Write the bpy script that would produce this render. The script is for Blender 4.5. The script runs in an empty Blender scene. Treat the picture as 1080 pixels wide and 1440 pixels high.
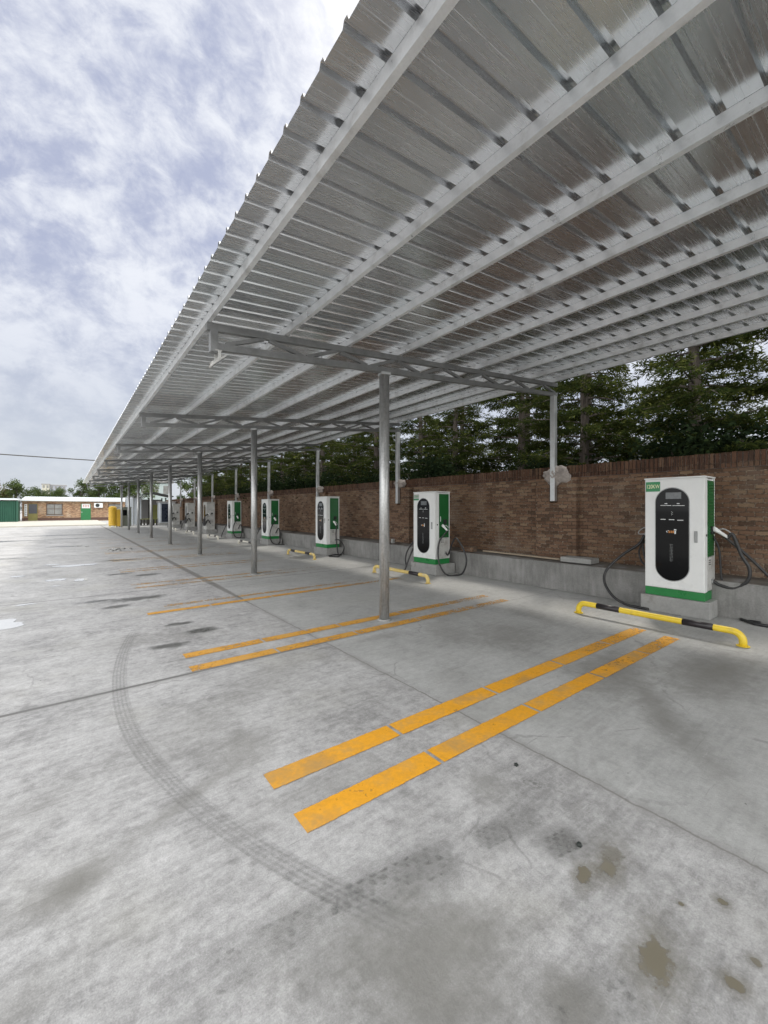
import bpy, bmesh, math, random
from mathutils import Vector, Matrix, noise as mnoise
R = math.radians
scn = bpy.context.scene
COL = scn.collection
random.seed(7)

# ------------------------------------------------------------------ helpers
class MB:
    """collects shapes in world space; build() links them as one mesh object"""
    def __init__(s): s.bm = bmesh.new()
    def box(s, x0, x1, y0, y1, z0, z1, bev=0.0):
        vs = [s.bm.verts.new((x, y, z)) for z in (z0, z1) for (x, y) in ((x0,y0),(x1,y0),(x1,y1),(x0,y1))]
        fs = [(3,2,1,0),(4,5,6,7),(0,1,5,4),(1,2,6,5),(2,3,7,6),(3,0,4,7)]
        F = [s.bm.faces.new([vs[i] for i in f]) for f in fs]
        if bev > 0:
            es = list({e for f in F for e in f.edges})
            bmesh.ops.bevel(s.bm, geom=es, offset=bev, segments=2, affect='EDGES', profile=.6)
        return s
    def bar(s, p0, p1, w, h, up=(0,0,1)):
        p0, p1 = Vector(p0), Vector(p1); d = (p1-p0).normalized()
        sd = d.cross(Vector(up)).normalized(); u = sd.cross(d)
        vs = []
        for p in (p0, p1):
            for a, b in ((-1,-1),(1,-1),(1,1),(-1,1)):
                vs.append(s.bm.verts.new(p + sd*(a*w/2) + u*(b*h/2)))
        for f in ((0,1,2,3),(7,6,5,4),(0,4,5,1),(1,5,6,2),(2,6,7,3),(3,7,4,0)):
            s.bm.faces.new([vs[i] for i in f])
        return s
    def tube(s, pts, r, seg=12, caps=True):
        pts = [Vector(p) for p in pts]; n = len(pts)
        rr = r if isinstance(r, (list, tuple)) else [r]*n
        rings = []; ref = None
        for i, p in enumerate(pts):
            d = (pts[min(i+1,n-1)] - pts[max(i-1,0)]).normalized()
            if ref is None:
                ref = Vector((0,0,1)) if abs(d.z) < .9 else Vector((1,0,0))
            a = d.cross(ref).normalized(); b = a.cross(d).normalized(); ref = b
            rings.append([s.bm.verts.new(p + (a*math.cos(2*math.pi*k/seg) + b*math.sin(2*math.pi*k/seg))*rr[i]) for k in range(seg)])
        for i in range(n-1):
            for k in range(seg):
                f = s.bm.faces.new((rings[i][k], rings[i][(k+1)%seg], rings[i+1][(k+1)%seg], rings[i+1][k])); f.smooth = True
        if caps:
            s.bm.faces.new(rings[0][::-1]); s.bm.faces.new(rings[-1])
        return s
    def prism(s, poly, axis, a, b):
        """poly: 2-D outline in the two other axes; extruded along axis from a to b"""
        def P(u, v, w):
            return {'x': (w,u,v), 'y': (u,w,v), 'z': (u,v,w)}[axis]
        A = [s.bm.verts.new(P(u,v,a)) for u, v in poly]; B = [s.bm.verts.new(P(u,v,b)) for u, v in poly]
        n = len(poly)
        for i in range(n):
            s.bm.faces.new((A[i], A[(i+1)%n], B[(i+1)%n], B[i]))
        s.bm.faces.new(A[::-1]); s.bm.faces.new(B)
        return s
    def quad(s, *pts):
        return s.bm.faces.new([s.bm.verts.new(p) for p in pts])
    def build(s, name, m, parent=None, origin=None, fixn=True):
        if fixn: bmesh.ops.recalc_face_normals(s.bm, faces=s.bm.faces)
        if origin is not None:
            bmesh.ops.translate(s.bm, vec=-Vector(origin), verts=s.bm.verts)
        me = bpy.data.meshes.new(name); s.bm.to_mesh(me); s.bm.free()
        me.materials.append(m)
        o = bpy.data.objects.new(name, me); COL.objects.link(o)
        if parent: o.parent = parent
        elif origin is not None: o.location = origin
        return o

def tag(o, label=None, cat=None, group=None, kind=None):
    if label: o['label'] = label
    if cat: o['category'] = cat
    if group: o['group'] = group
    if kind: o['kind'] = kind
    return o
def thing(name, label, cat, loc=(0,0,0), group=None, rz=0):
    o = bpy.data.objects.new(name, None); COL.objects.link(o); o.location = loc
    o.rotation_euler = (0,0,rz); o.empty_display_size = .2
    return tag(o, label, cat, group)
def kids(o): return [c for c in bpy.data.objects if c.parent is o]
def copy_tree(o, parent=None, label=None, loc=None):
    c = o.copy(); COL.objects.link(c)
    if parent: c.parent = parent
    if label: c['label'] = label
    if loc: c.location = loc
    for ch in kids(o): copy_tree(ch, c)
    return c
def spline(pts, n=10):
    pts = [Vector(p) for p in pts]; P = [pts[0]*2-pts[1]] + pts + [pts[-1]*2-pts[-2]]; out = []
    for i in range(1, len(P)-2):
        for k in range(n):
            t = k/n; a, b, c, d = P[i-1], P[i], P[i+1], P[i+2]
            out.append(.5*((2*b)+(c-a)*t+(2*a-5*b+4*c-d)*t*t+(3*b-a-3*c+d)*t**3))
    out.append(pts[-1]); return out
def text_mesh(txt, size, name, m, parent, M):
    cu = bpy.data.curves.new('t', 'FONT'); cu.body = txt; cu.size = size; cu.extrude = .0008; cu.align_x = 'CENTER'; cu.align_y = 'CENTER'
    t = bpy.data.objects.new('t', cu); COL.objects.link(t)
    bpy.context.view_layer.update()
    me = bpy.data.meshes.new_from_object(t.evaluated_get(bpy.context.evaluated_depsgraph_get()))
    bpy.data.objects.remove(t); me.transform(M); me.name = name
    me.materials.clear(); me.materials.append(m)
    o = bpy.data.objects.new(name, me); COL.objects.link(o); o.parent = parent
    return o

# ------------------------------------------------------------------ node DSL
class NT:
    def __init__(s, nt): s.nt = nt
    def n(s, t, **kw):
        x = s.nt.nodes.new(t)
        for k, v in kw.items(): setattr(x, k, v)
        return x
    def put(s, sock, v):
        if isinstance(v, W): s.nt.links.new(v.o, sock)
        elif v is not None:
            if hasattr(sock, 'default_value'):
                dv = sock.default_value
                if hasattr(dv, '__len__') and not hasattr(v, '__len__'): v = [v]*len(dv)
                if hasattr(dv, '__len__') and len(dv) == 4 and len(v) == 3: v = (*v, 1)
                sock.default_value = v
    def m(s, op, a, b=None, c=None):
        x = s.n('ShaderNodeMath', operation=op)
        for i, v in enumerate((a, b, c)): s.put(x.inputs[i], v)
        return W(s, x.outputs[0])
    def vm(s, op, a, b=None, out=0):
        x = s.n('ShaderNodeVectorMath', operation=op); s.put(x.inputs[0], a); s.put(x.inputs[1], b)
        return W(s, x.outputs[out])
    def coord(s, k='Object'): return W(s, s.n('ShaderNodeTexCoord').outputs[k])
    def pos(s): return W(s, s.n('ShaderNodeNewGeometry').outputs['Position'])
    def sep(s, v):
        x = s.n('ShaderNodeSeparateXYZ'); s.put(x.inputs[0], v); return [W(s, o) for o in x.outputs]
    def comb(s, a, b, c=0.0):
        x = s.n('ShaderNodeCombineXYZ')
        for i, v in enumerate((a, b, c)): s.put(x.inputs[i], v)
        return W(s, x.outputs[0])
    def map(s, v, loc=(0,0,0), rot=(0,0,0), sc=(1,1,1), typ='POINT'):
        x = s.n('ShaderNodeMapping', vector_type=typ); s.put(x.inputs[0], v)
        x.inputs[1].default_value = loc; x.inputs[2].default_value = rot; x.inputs[3].default_value = sc
        return W(s, x.outputs[0])
    def noise(s, v, scale, detail=4, rough=.55, dist=0.0, out=0):
        x = s.n('ShaderNodeTexNoise'); s.put(x.inputs['Vector'], v); x.inputs['Scale'].default_value = scale
        x.inputs['Detail'].default_value = detail; x.inputs['Roughness'].default_value = rough; x.inputs['Distortion'].default_value = dist
        return W(s, x.outputs[out])
    def voro(s, v, scale, feature='F1', rnd=1.0, out=0):
        x = s.n('ShaderNodeTexVoronoi', feature=feature); s.put(x.inputs['Vector'], v); x.inputs['Scale'].default_value = scale
        x.inputs['Randomness'].default_value = rnd
        return W(s, x.outputs[out])
    def white(s, v, dim='1D'):
        x = s.n('ShaderNodeTexWhiteNoise', noise_dimensions=dim)
        s.put(x.inputs['W' if dim == '1D' else 'Vector'], v); return W(s, x.outputs[0])
    def ss(s, v, lo, hi, a=0.0, b=1.0):
        x = s.n('ShaderNodeMapRange', interpolation_type='SMOOTHSTEP'); s.put(x.inputs[0], v)
        for i, q in ((1,lo),(2,hi),(3,a),(4,b)): s.put(x.inputs[i], q)
        return W(s, x.outputs[0])
    def lin(s, v, lo, hi, a=0.0, b=1.0):
        x = s.n('ShaderNodeMapRange'); s.put(x.inputs[0], v)
        for i, q in ((1,lo),(2,hi),(3,a),(4,b)): s.put(x.inputs[i], q)
        return W(s, x.outputs[0])
    def mix(s, f, a, b, mode='MIX'):
        x = s.n('ShaderNodeMix', data_type='RGBA', blend_type=mode)
        s.put(x.inputs[0], f); s.put(x.inputs[6], a); s.put(x.inputs[7], b)
        return W(s, x.outputs[2])
    def ramp(s, v, stops):
        x = s.n('ShaderNodeValToRGB'); s.put(x.inputs[0], v); e = x.color_ramp.elements
        while len(e) < len(stops): e.new(.5)
        for i, (p, c) in enumerate(stops): e[i].position = p; e[i].color = (*c, 1)
        return W(s, x.outputs[0])
    def bump(s, h, st=.3, dist=.01):
        x = s.n('ShaderNodeBump'); x.inputs['Strength'].default_value = st; x.inputs['Distance'].default_value = dist
        s.put(x.inputs['Height'], h); return W(s, x.outputs[0])
class W:
    def __init__(s, t, o): s.t, s.o = t, o
    def __add__(s, b): return s.t.m('ADD', s, b)
    def __radd__(s, b): return s.t.m('ADD', b, s)
    def __sub__(s, b): return s.t.m('SUBTRACT', s, b)
    def __rsub__(s, b): return s.t.m('SUBTRACT', b, s)
    def __mul__(s, b): return s.t.m('MULTIPLY', s, b)
    __rmul__ = __mul__
    def __truediv__(s, b): return s.t.m('DIVIDE', s, b)
    def mx(s, b): return s.t.m('MAXIMUM', s, b)
    def mn(s, b): return s.t.m('MINIMUM', s, b)
    def abs(s): return s.t.m('ABSOLUTE', s)
    def inv(s): return 1.0 - s

def mat(name, fn=None, color=(.5,.5,.5), rough=.6, metal=0.0, **kw):
    m = bpy.data.materials.new(name); m.use_nodes = True
    nt = m.node_tree; b = nt.nodes['Principled BSDF']; t = NT(nt)
    b.inputs['Base Color'].default_value = (*color, 1); b.inputs['Roughness'].default_value = rough; b.inputs['Metallic'].default_value = metal
    for k, v in kw.items(): t.put(b.inputs[k.replace('_', ' ')], v)
    if fn: fn(t, b)
    return m
def vary(color, amt=.25, scale=6, rough=.6, rv=.15, metal=0.0, bump=0.0, bscale=60, dirt=None, dscale=2.5, dlo=.5, dhi=.75):
    """painted or cast surface: mottled tone, uneven gloss, optional dirt"""
    def fn(t, b):
        p = t.coord('Object'); n1 = t.noise(p, scale, 6, .6); n2 = t.noise(p, scale*9, 3)
        k = t.lin(n1*.7 + n2*.3, .3, .7, 1-amt, 1+amt)
        c = t.mix(1.0, color, t.comb(k, k, k), 'MULTIPLY')
        if dirt: c = t.mix(t.ss(t.noise(p, dscale, 7, .65), dlo, dhi)*.75, c, dirt)
        t.put(b.inputs['Base Color'], c)
        t.put(b.inputs['Roughness'], t.lin(n1, .3, .7, max(.03, rough-rv), min(1, rough+rv)))
        if bump: t.put(b.inputs['Normal'], t.bump(t.noise(p, bscale, 5), bump, .004))
    return fn

M = {}
M['steel'] = mat('galvanised_steel', vary((.50,.51,.51), .16, 5, .42, .1, 0.75, dirt=(.30,.30,.29), dscale=3), metal=.75)
def f_tube(t, b):
    p = t.coord('Object'); n = t.noise(t.map(p, sc=(14,14,1.2)), 2.2, 6, .65); n2 = t.noise(p, 34, 4, .6)
    t.put(b.inputs['Base Color'], t.ramp(n*.6+n2*.4, [(.28,(.26,.26,.25)),(.5,(.46,.465,.46)),(.72,(.68,.68,.67))]))
    t.put(b.inputs['Roughness'], t.lin(n2, .3, .7, .32, .55))
M['truss'] = mat('shaded_steel', vary((.23,.235,.235), .2, 5, .5, .1, 0.3, dirt=(.13,.13,.128), dscale=4), metal=.3)  # darker copy of the steel: shade on faces turned from the sky
M['purlin'] = mat('skylit_galvanised_steel', vary((.80,.815,.825), .10, 7, .36, .1, 0.6, dirt=(.5,.5,.49), dscale=5), metal=.6)  # paler copy of the steel: skylight on the purlins put into colour
M['tube'] = mat('galvanised_column', f_tube, metal=.75)
def f_sheet(t, b):
    p = t.coord('Object'); x, y, z = t.sep(p)
    sheet = t.m('FLOOR', y/1.0 + .37)
    w = t.white(sheet); w2 = t.white(sheet + 91.3)
    n = t.noise(t.map(p, sc=(.9,30,1)), 2.5, 5, .6); n2 = t.noise(p, 1.3, 4, .6)
    k = t.lin(w, 0, 1, .90, 1.06) * t.lin(n, .3, .7, .95, 1.04) * t.lin(n2, .3, .7, .95, 1.04)
    c = t.mix(1.0, t.mix(w2*.7, (.745,.755,.775), (.70,.745,.765)), t.comb(k,k,k), 'MULTIPLY')
    t.put(b.inputs['Base Color'], c); b.inputs['Metallic'].default_value = .92
    t.put(b.inputs['Roughness'], t.lin(n, .3, .7, .18, .32))
    t.put(b.inputs['Normal'], t.bump(t.noise(t.map(p, sc=(.5,1.1,1)), 1.6, 2), .06, .02))
M['sheet'] = mat('galvanised_sheet', f_sheet)
M['white'] = mat('white_enamel', vary((.74,.75,.74), .05, 3, .32, .08, dirt=(.42,.38,.33), dscale=5, dlo=.62, dhi=.9), rough=.3)
M['greywhite'] = mat('dusty_white_enamel', vary((.50,.50,.48), .14, 4, .55, .1, dirt=(.24,.22,.2), dscale=6))
M['green'] = mat('green_enamel', vary((.008,.105,.025), .18, 4, .38, .1))
M['bandgreen'] = mat('bright_green_enamel', vary((.012,.19,.045), .12, 4, .35, .1))
M['lime'] = mat('green_plate', vary((.03,.24,.09), .1, 4, .4, .1))
M['glass'] = mat('black_glass', color=(.003,.0035,.004), rough=.05, Specular_IOR_Level=.2)
M['screen'] = mat('grey_screen', vary((.12,.13,.135), .3, 30, .12, .05))
M['print'] = mat('white_print', color=(.72,.74,.74), rough=.5)
M['printdim'] = mat('grey_print', color=(.16,.17,.17), rough=.5)
M['printorange'] = mat('orange_print', color=(.55,.22,.05), rough=.5)
M['cream'] = mat('cream_lettering', color=(.85,.83,.55), rough=.5)
M['black'] = mat('black_rubber', vary((.022,.022,.023), .35, 12, .45, .12, dirt=(.09,.085,.08), dscale=9))
M['grey_plastic'] = mat('grey_plastic', vary((.33,.34,.34), .15, 10, .5, .1))
M['dark'] = mat('dark_recess', vary((.02,.025,.022), .2, 10, .7, .1))
M['yellow'] = mat('yellow_pipe_paint', vary((.72,.52,.035), .12, 9, .38, .1, dirt=(.42,.33,.10), dscale=8, dlo=.55, dhi=.85))
M['paleyellow'] = mat('faded_pipe_paint', vary((.62,.47,.16), .16, 9, .45, .1, dirt=(.5,.45,.33), dscale=8))
M['palepipe'] = mat('whitish_pipe_paint', vary((.68,.66,.58), .14, 9, .45, .1))
M['band'] = mat('black_band_paint', vary((.02,.016,.018), .3, 9, .42, .1))
M['plinth'] = mat('plinth_concrete', vary((.31,.31,.30), .22, 3.5, .85, .08, bump=.5, bscale=40, dirt=(.19,.18,.165), dscale=3), rough=.85)
def f_ledge(t, b):
    p = t.coord('Object'); x, y, z = t.sep(p)
    n = t.noise(p, 1.6, 7, .65); d = t.noise(t.map(p, sc=(5,5,.8)), 2.6, 5, .6); g = t.noise(p, 45, 4, .6)
    c = t.ramp(n*.5 + d*.3 + g*.2, [(.32,(.115,.112,.108)),(.48,(.205,.203,.195)),(.64,(.31,.305,.295))])
    c = t.mix(t.ss(z, .505, .515), c, t.mix(t.ss(n, .42, .58), (.10,.085,.07), (.17,.155,.135)))
    t.put(b.inputs['Base Color'], c); b.inputs['Roughness'].default_value = .9
    t.put(b.inputs['Normal'], t.bump(g*.5 + t.noise(p, 9, 5)*1.2, .5, .012))
M['ledge'] = mat('ledge_concrete', f_ledge)
def f_brick(scale=1.0, upright=False, tint=(1,1,1)):
    def fn(t, b):
        p = t.coord('Object'); x, y, z = t.sep(p)
        wob = t.noise(p, 3, 3)*.03 + t.noise(p, 18, 2)*.022
        u = x + y + wob; v = z + wob*.9
        q = t.comb(v, u) if upright else t.comb(u, v)
        bt = t.n('ShaderNodeTexBrick'); t.put(bt.inputs['Vector'], q)
        for k, val in (('Scale',1.0),('Mortar Size',.009),('Mortar Smooth',.5),('Bias',0.0),('Brick Width',.19),('Row Height',.069)): bt.inputs[k].default_value = val
        if upright: bt.offset = 0.0
        bt.inputs['Color1'].default_value = (0,0,0,1); bt.inputs['Color2'].default_value = (1,1,1,1); bt.inputs['Mortar'].default_value = (.5,.5,.5,1)
        rnd = W(t, bt.outputs['Color']); fac = W(t, bt.outputs['Fac'])
        r, _, _ = t.sep(rnd)
        n = t.noise(p, 1.1, 6, .65); n2 = t.noise(p, 30, 5, .65); n3 = t.noise(p, .45, 4)
        col = t.ramp(r*.62 + n2*.38, [(.15,(.080,.053,.036)),(.35,(.155,.092,.062)),(.52,(.205,.125,.082)),(.68,(.235,.15,.10)),(.85,(.29,.215,.145))])
        col = t.mix(t.ss(n3, .42, .62)*.55, col, t.mix(1.0, col, (.72,.66,.54), 'MULTIPLY'))
        col = t.mix(t.ss(n, .5, .75)*.5, col, (.26,.225,.19))
        mort_shade = t.mix(t.ss(n2*.6+n*.4, .44, .60), (.06,.048,.038), (.36,.305,.24))  # pale mortar; the dark tone paints shadow into the recessed joints
        col = t.mix(fac*t.lin(n2, .35, .6, .55, 1.0), col, mort_shade)
        col = t.mix(t.ss(t.noise(p, 60, 3), .6, .75)*.6, col, (.06,.045,.035))
        t.put(b.inputs['Base Color'], t.mix(1.0, col, tint, 'MULTIPLY')); b.inputs['Roughness'].default_value = .93
        h = fac.inv()*1.0 + n2*.75 + r*.35
        t.put(b.inputs['Normal'], t.bump(h, .9, .022))
    return fn
M['brick'] = mat('old_red_brick', f_brick(tint=(.96,.92,.88)))
M['brick_up'] = mat('soldier_brick', f_brick(upright=True, tint=(.60,.50,.46)))
M['brick_far'] = mat('house_brick', f_brick(tint=(2.2,2.15,2.0)))
M['cement'] = mat('rough_cement', vary((.33,.295,.27), .3, 9, .95, .03, bump=1.0, bscale=25))

# ------------------------------------------------------------------ ground
def f_ground(t, b):
    P = t.pos(); x, y, z = t.sep(P); p = t.comb(x, y)
    n0 = t.noise(p, .35, 6, .6); n1 = t.noise(p, 1.4, 8, .65, .3); n2 = t.noise(p, 7, 8, .68, .2); n3 = t.noise(p, 160, 3, .6)
    st = t.noise(t.map(p, rot=(0,0,R(24)), sc=(1,9,1)), 2.2, 7, .7); st2 = t.noise(t.map(p, rot=(0,0,R(-38)), sc=(1,7,1)), 5, 6, .7)
    n5 = t.noise(p, 17, 6, .72, .4); tone = n0*.13 + n1*.22 + n2*.2 + n5*.2 + st*.16 + st2*.09
    col = t.ramp(tone, [(.36,(.158,.155,.152)),(.43,(.247,.243,.239)),(.485,(.345,.340,.335)),(.53,(.415,.410,.405)),(.62,(.53,.524,.518))])
    k = t.lin(n3, .25, .75, .80, 1.20)*t.lin(t.noise(p, 38, 6, .8), .3, .7, .80, 1.16); col = t.mix(1.0, col, t.comb(k,k,k), 'MULTIPLY')
    col = t.mix(t.ss(t.noise(p, .8, 4), .52, .7)*.25, col, (.40,.39,.34))
    # smoother greyer slab under the roof (newer pour beyond the long joint)
    slab = t.ss(x, 2.34, 2.36)
    col = t.mix(slab*.45, col, t.mix(n1, (.33,.34,.325), (.42,.425,.41)))
    # fine brushed marks and hairline cracks
    wq = t.vm('ADD', p, t.vm('SCALE', t.noise(p, 1.3, 4, .55, out=1), None)); wq.o.node.inputs[1].links[0].from_node.inputs['Scale'].default_value = .5
    vc = t.voro(wq, .42, 'DISTANCE_TO_EDGE')
    sc1 = t.noise(t.map(p, rot=(0,0,R(60)), sc=(1,26,1)), 1.3, 4, .7); sc2 = t.noise(t.map(p, rot=(0,0,R(8)), sc=(1,34,1)), 1.1, 4, .7)
    def dark(mask, c, amt):
        nonlocal col
        col = t.mix(mask*amt, col, c)
    nz = (n1-.5)*1.2 + (n2-.5)*1.6
    def ell(cx, cy, rx, ry, ang, soft=.5, ns=1.0):
        q = t.map(p, (cx, cy, 0), (0,0,R(ang)), (rx, ry, 1), 'TEXTURE')
        d = t.vm('LENGTH', q, out=1) + nz*ns
        return t.ss(d, 1-soft, 1+soft*.6, 1.0, 0.0)
    dark(t.ss(vc, .0015, .006, 1.0, 0.0)*t.ss(n1, .51, .6), (.16,.155,.15), .4)
    dark(t.ss(sc1, .62, .70)*t.ss(n1, .44, .58), (.19,.187,.18), .55); dark(t.ss(sc2, .63, .72)*t.ss(n2, .42, .58), (.20,.197,.19), .5)
    dark(t.ss(sc1, .38, .30)*t.ss(n2, .46, .6), (.62,.62,.61), .4)
    # soft grey smudges
    for cx, cy, rx, ry, a, amt in ((.0,2.13,.22,.14,20,.5),(.89,2.62,.3,.2,60,.5),(.72,3.1,.5,.3,40,.3),(1.2,2.0,.5,.16,0,.35),(1.0,1.0,.3,.28,0,.8),
                                  (1.86,1.45,.16,.12,40,.5),(4.15,1.72,.7,.3,12,.8),(4.8,1.1,.75,.35,0,.75),(3.6,1.2,.5,.12,30,.5),(5.3,3.3,.5,.2,70,.4),(3.0,3.9,.35,.1,0,.4),(4.3,3.0,.55,.4,30,.5),(3.85,3.55,.6,.32,60,.4),
                                  (1.24,.64,.12,.1,0,.8),(.75,1.2,.2,.12,0,.35),(-.5,2.6,.7,.22,25,.3),(-.4,1.6,.6,.12,22,.4),(.02,2.1,.12,.09,30,.75),(.5,2.35,.3,.06,25,.5),(1.5,3.6,.5,.3,40,.3),(.55,5.6,.6,.3,0,.3),
                                  (2.6,2.3,.5,.2,60,.28),(3.3,.9,.8,.12,35,.35),(-.9,5.0,.7,.3,10,.3),(.4,.75,.5,.1,20,.3)):
        dark(ell(cx, cy, rx, ry, a, .9, .55), (.175,.17,.155), amt)
    # wet patches: dark and a little glossy
    wet = None
    for cx, cy, rx, ry, a in ((.9,8.12,.52,.2,-4),(.45,8.3,.3,.1,0),(.62,7.65,.2,.12,10),(.9,5.1,.2,.1,-8),(1.5,10.9,.3,.14,0),(.9,11.4,.25,.12,0),(-.1,21.0,.6,.3,0),(1.2,14.5,.5,.15,0),(1.2,6.0,.18,.08,0),(1.35,5.5,.2,.1,0),(-2.5,17,1.2,.4,0),(-3.2,26,2.4,.6,0),(-.3,30,1.6,.5,0),(.4,26.5,1.3,.3,0)):
        e = ell(cx, cy, rx, ry, a, .6, .9); wet = e if wet is None else wet.mx(e)
    dark(wet, (.075,.075,.07), .85)
    # faint dusty edging tracks and sweeps
    for (cx_, cy_, r0, w_, amt) in ((3.1,-.2,1.6,.05,.35),(3.3,-.4,1.75,.03,.3),(2.8,4.6,1.9,.04,.25),(-1.5,6.0,2.6,.06,.25)):
        q = t.vm('LENGTH', t.map(p, (cx_,cy_,0), typ='TEXTURE'), out=1) + (n1-.5)*.1
        dark(t.ss((q - r0).abs(), w_*.3, w_, 1.0, 0.0)*t.ss(n2, .42, .6), (.2,.195,.185), amt)
    # joints: the long one, the cross joints
    jx = (x - 2.35 + (n2-.5)*.05 + (n1-.5)*.03 + (n5-.5)*.018).abs()
    far = t.ss(y, 6.0, 9.0)
    dark(t.ss(jx, .004 + far*.03, .010 + far*.09, 1.0, 0.0), (.13,.12,.11), .68)
    dark(t.ss(jx, .01, .09, 1.0, 0.0)*t.ss(n1, .42, .6), (.22,.215,.205), .5)
    def cross(y0, wd, amt, x1=99.0, k=-.008):
        d = (y - (y0 + k*x) + (n2-.5)*.008).abs()
        dark(t.ss(d, wd*.6, wd*1.5, 1.0, 0.0)*t.ss(x, x1-.2, x1+.2, 1.0, 0.0), (.085,.083,.08), amt)
    cross(4.135, .020, .95, 1.0); cross(4.135, .010, .9, 2.35); cross(4.135, .005, .5); cross(8.83, .015, .75); cross(13.7, .02, .55); cross(18.4, .025, .5); cross(23.2, .03, .5); cross(-.6, .008, .7)
    dark(t.ss((y-4.12+(n1-.5)*.05).abs(), .02, .08, 1.0, 0.0)*t.ss(x, 2.0, 2.6, 1.0, 0.0), (.24,.235,.225), .35)
    # little dark specks and grit
    sp = t.voro(p, 9, 'F1'); spr = t.noise(p, 3.3, 2)
    dark(t.ss(sp, .035, .055, 1.0, 0.0)*t.ss(spr, .55, .62), (.07,.065,.06), .9)
    t.put(b.inputs['Base Color'], col)
    t.put(b.inputs['Roughness'], (t.lin(n1, .3, .7, .62, .9) - wet*.42))
    t.put(b.inputs['Specular IOR Level'], .45)
    t.put(b.inputs['Normal'], t.bump(n3*.35 + n2*1.3 + t.noise(p, 45, 4, .65)*.8, .28, .01))
M['ground'] = mat('yard_concrete', f_ground)
g = MB(); g.quad((-300,-150,0),(300,-150,0),(300,400,0),(-300,400,0))
tag(g.build('ground', M['ground']), kind='structure')
M['apron'] = mat('pale_concrete', vary((.45,.43,.375), .12, .8, .85, .05, dirt=(.34,.32,.28), dscale=.5))
a = MB(); a.box(-25, 2.9, 44.8, 62.95, -.1, .10)
tag(a.build('pavement', M['apron']), kind='structure')

# stains and tyre prints lying on the slab: thin see-through films
def film(name, x0, x1, y0, y1, z, fn):
    def f(t, b):
        P = t.pos(); x, y, _ = t.sep(P); p = t.comb(x, y)
        n1 = t.noise(p, 1.4, 8, .65, .3); n2 = t.noise(p, 7, 8, .68, .2); n3 = t.noise(p, 160, 3, .6); n4 = t.noise(p, 26, 6, .7); n5 = t.noise(p, 17, 6, .72, .4)
        st = {'c': None, 'k': None}
        def dark(mask, c, amt):
            m_ = mask*amt
            st['c'] = t.mix(m_, c, c) if st['c'] is None else t.mix(m_, st['c'], c)
            st['k'] = m_ if st['k'] is None else 1.0 - (1.0 - st['k'])*(1.0 - m_)
        nf = (n2-.5)*1.6 + (n4-.5)*2.6
        def ell(cx, cy, rx, ry, ang, soft=.5, ns=1.0, fine=True):
            q = t.map(p, (cx, cy, 0), (0,0,R(ang)), (rx, ry, 1), 'TEXTURE')
            return t.ss(t.vm('LENGTH', q, out=1) + nf*ns, 1-soft, 1+soft*.6, 1.0, 0.0)
        fn(t, x, y, p, n1, n2, n3, n4, n5, dark, ell)
        t.put(b.inputs['Base Color'], st['c']); b.inputs['Roughness'].default_value = .85
        tr = t.n('ShaderNodeBsdfTransparent'); mx = t.n('ShaderNodeMixShader'); t.put(mx.inputs[0], st['k'])
        t.nt.links.new(tr.outputs[0], mx.inputs[1]); t.nt.links.new(b.outputs[0], mx.inputs[2])
        t.nt.links.new(mx.outputs[0], t.nt.nodes['Material Output'].inputs[0])
    g = MB(); g.quad((x0,y0,z),(x1,y0,z),(x1,y1,z),(x0,y1,z))
    tag(g.build(name, mat(name, f)), kind='structure')
def d_spots(t, x, y, p, n1, n2, n3, n4, n5, dark, ell):
    # damp brown earth spots near the viewer
    for cx, cy, rx, ry, a, amt in ((1.59,.525,.085,.045,17,.9),(1.83,.785,.04,.028,20,.85),(1.92,.81,.075,.04,20,.4),(1.715,.835,.042,.026,20,.9),(1.71,.34,.022,.022,0,.9),(2.03,.44,.016,.016,0,.9),(1.89,.54,.01,.01,0,.9),(1.85,.31,.014,.014,0,.7)):
        dark(ell(cx, cy, rx*2.1, ry*2.1, a, .9, .8, True), (.25,.235,.20), amt*.5); dark(ell(cx, cy, rx, ry, a, .35, .8, True), (.15,.132,.092), amt)
def d_arc(t, x, y, p, n1, n2, n3, n4, n5, dark, ell):
    # curved tyre track
    dy = y - 3.65; up = t.ss(dy, -.05, .05)
    kf = up*.062 + up.inv()*.104; cx = 0.335 + kf*dy*dy
    sl = t.m('SQRT', (kf*dy*2.0)*(kf*dy*2.0) + 1.0)
    s_ = (x - cx)/sl + (n2-.5)*.01
    band = t.ss(s_.abs(), .050, .062, 1.0, 0.0) * t.ss(y, 1.0, 1.35) * t.ss(y, 5.4, 6.3, 1.0, 0.0)
    gro = t.ss(t.m('SINE', s_*(2*math.pi/.027)) + (n4-.5)*1.2, -.6, .9)
    tick = t.ss(t.m('SINE', y*170.0 + s_*70.0), -.6, .6)
    dark(band*(gro*.55 + .45)*(tick*.35+.65)*t.lin(n1*.5+n2*.5, .40, .56, .3, 1.0), (.18,.178,.172), .36)
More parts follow.
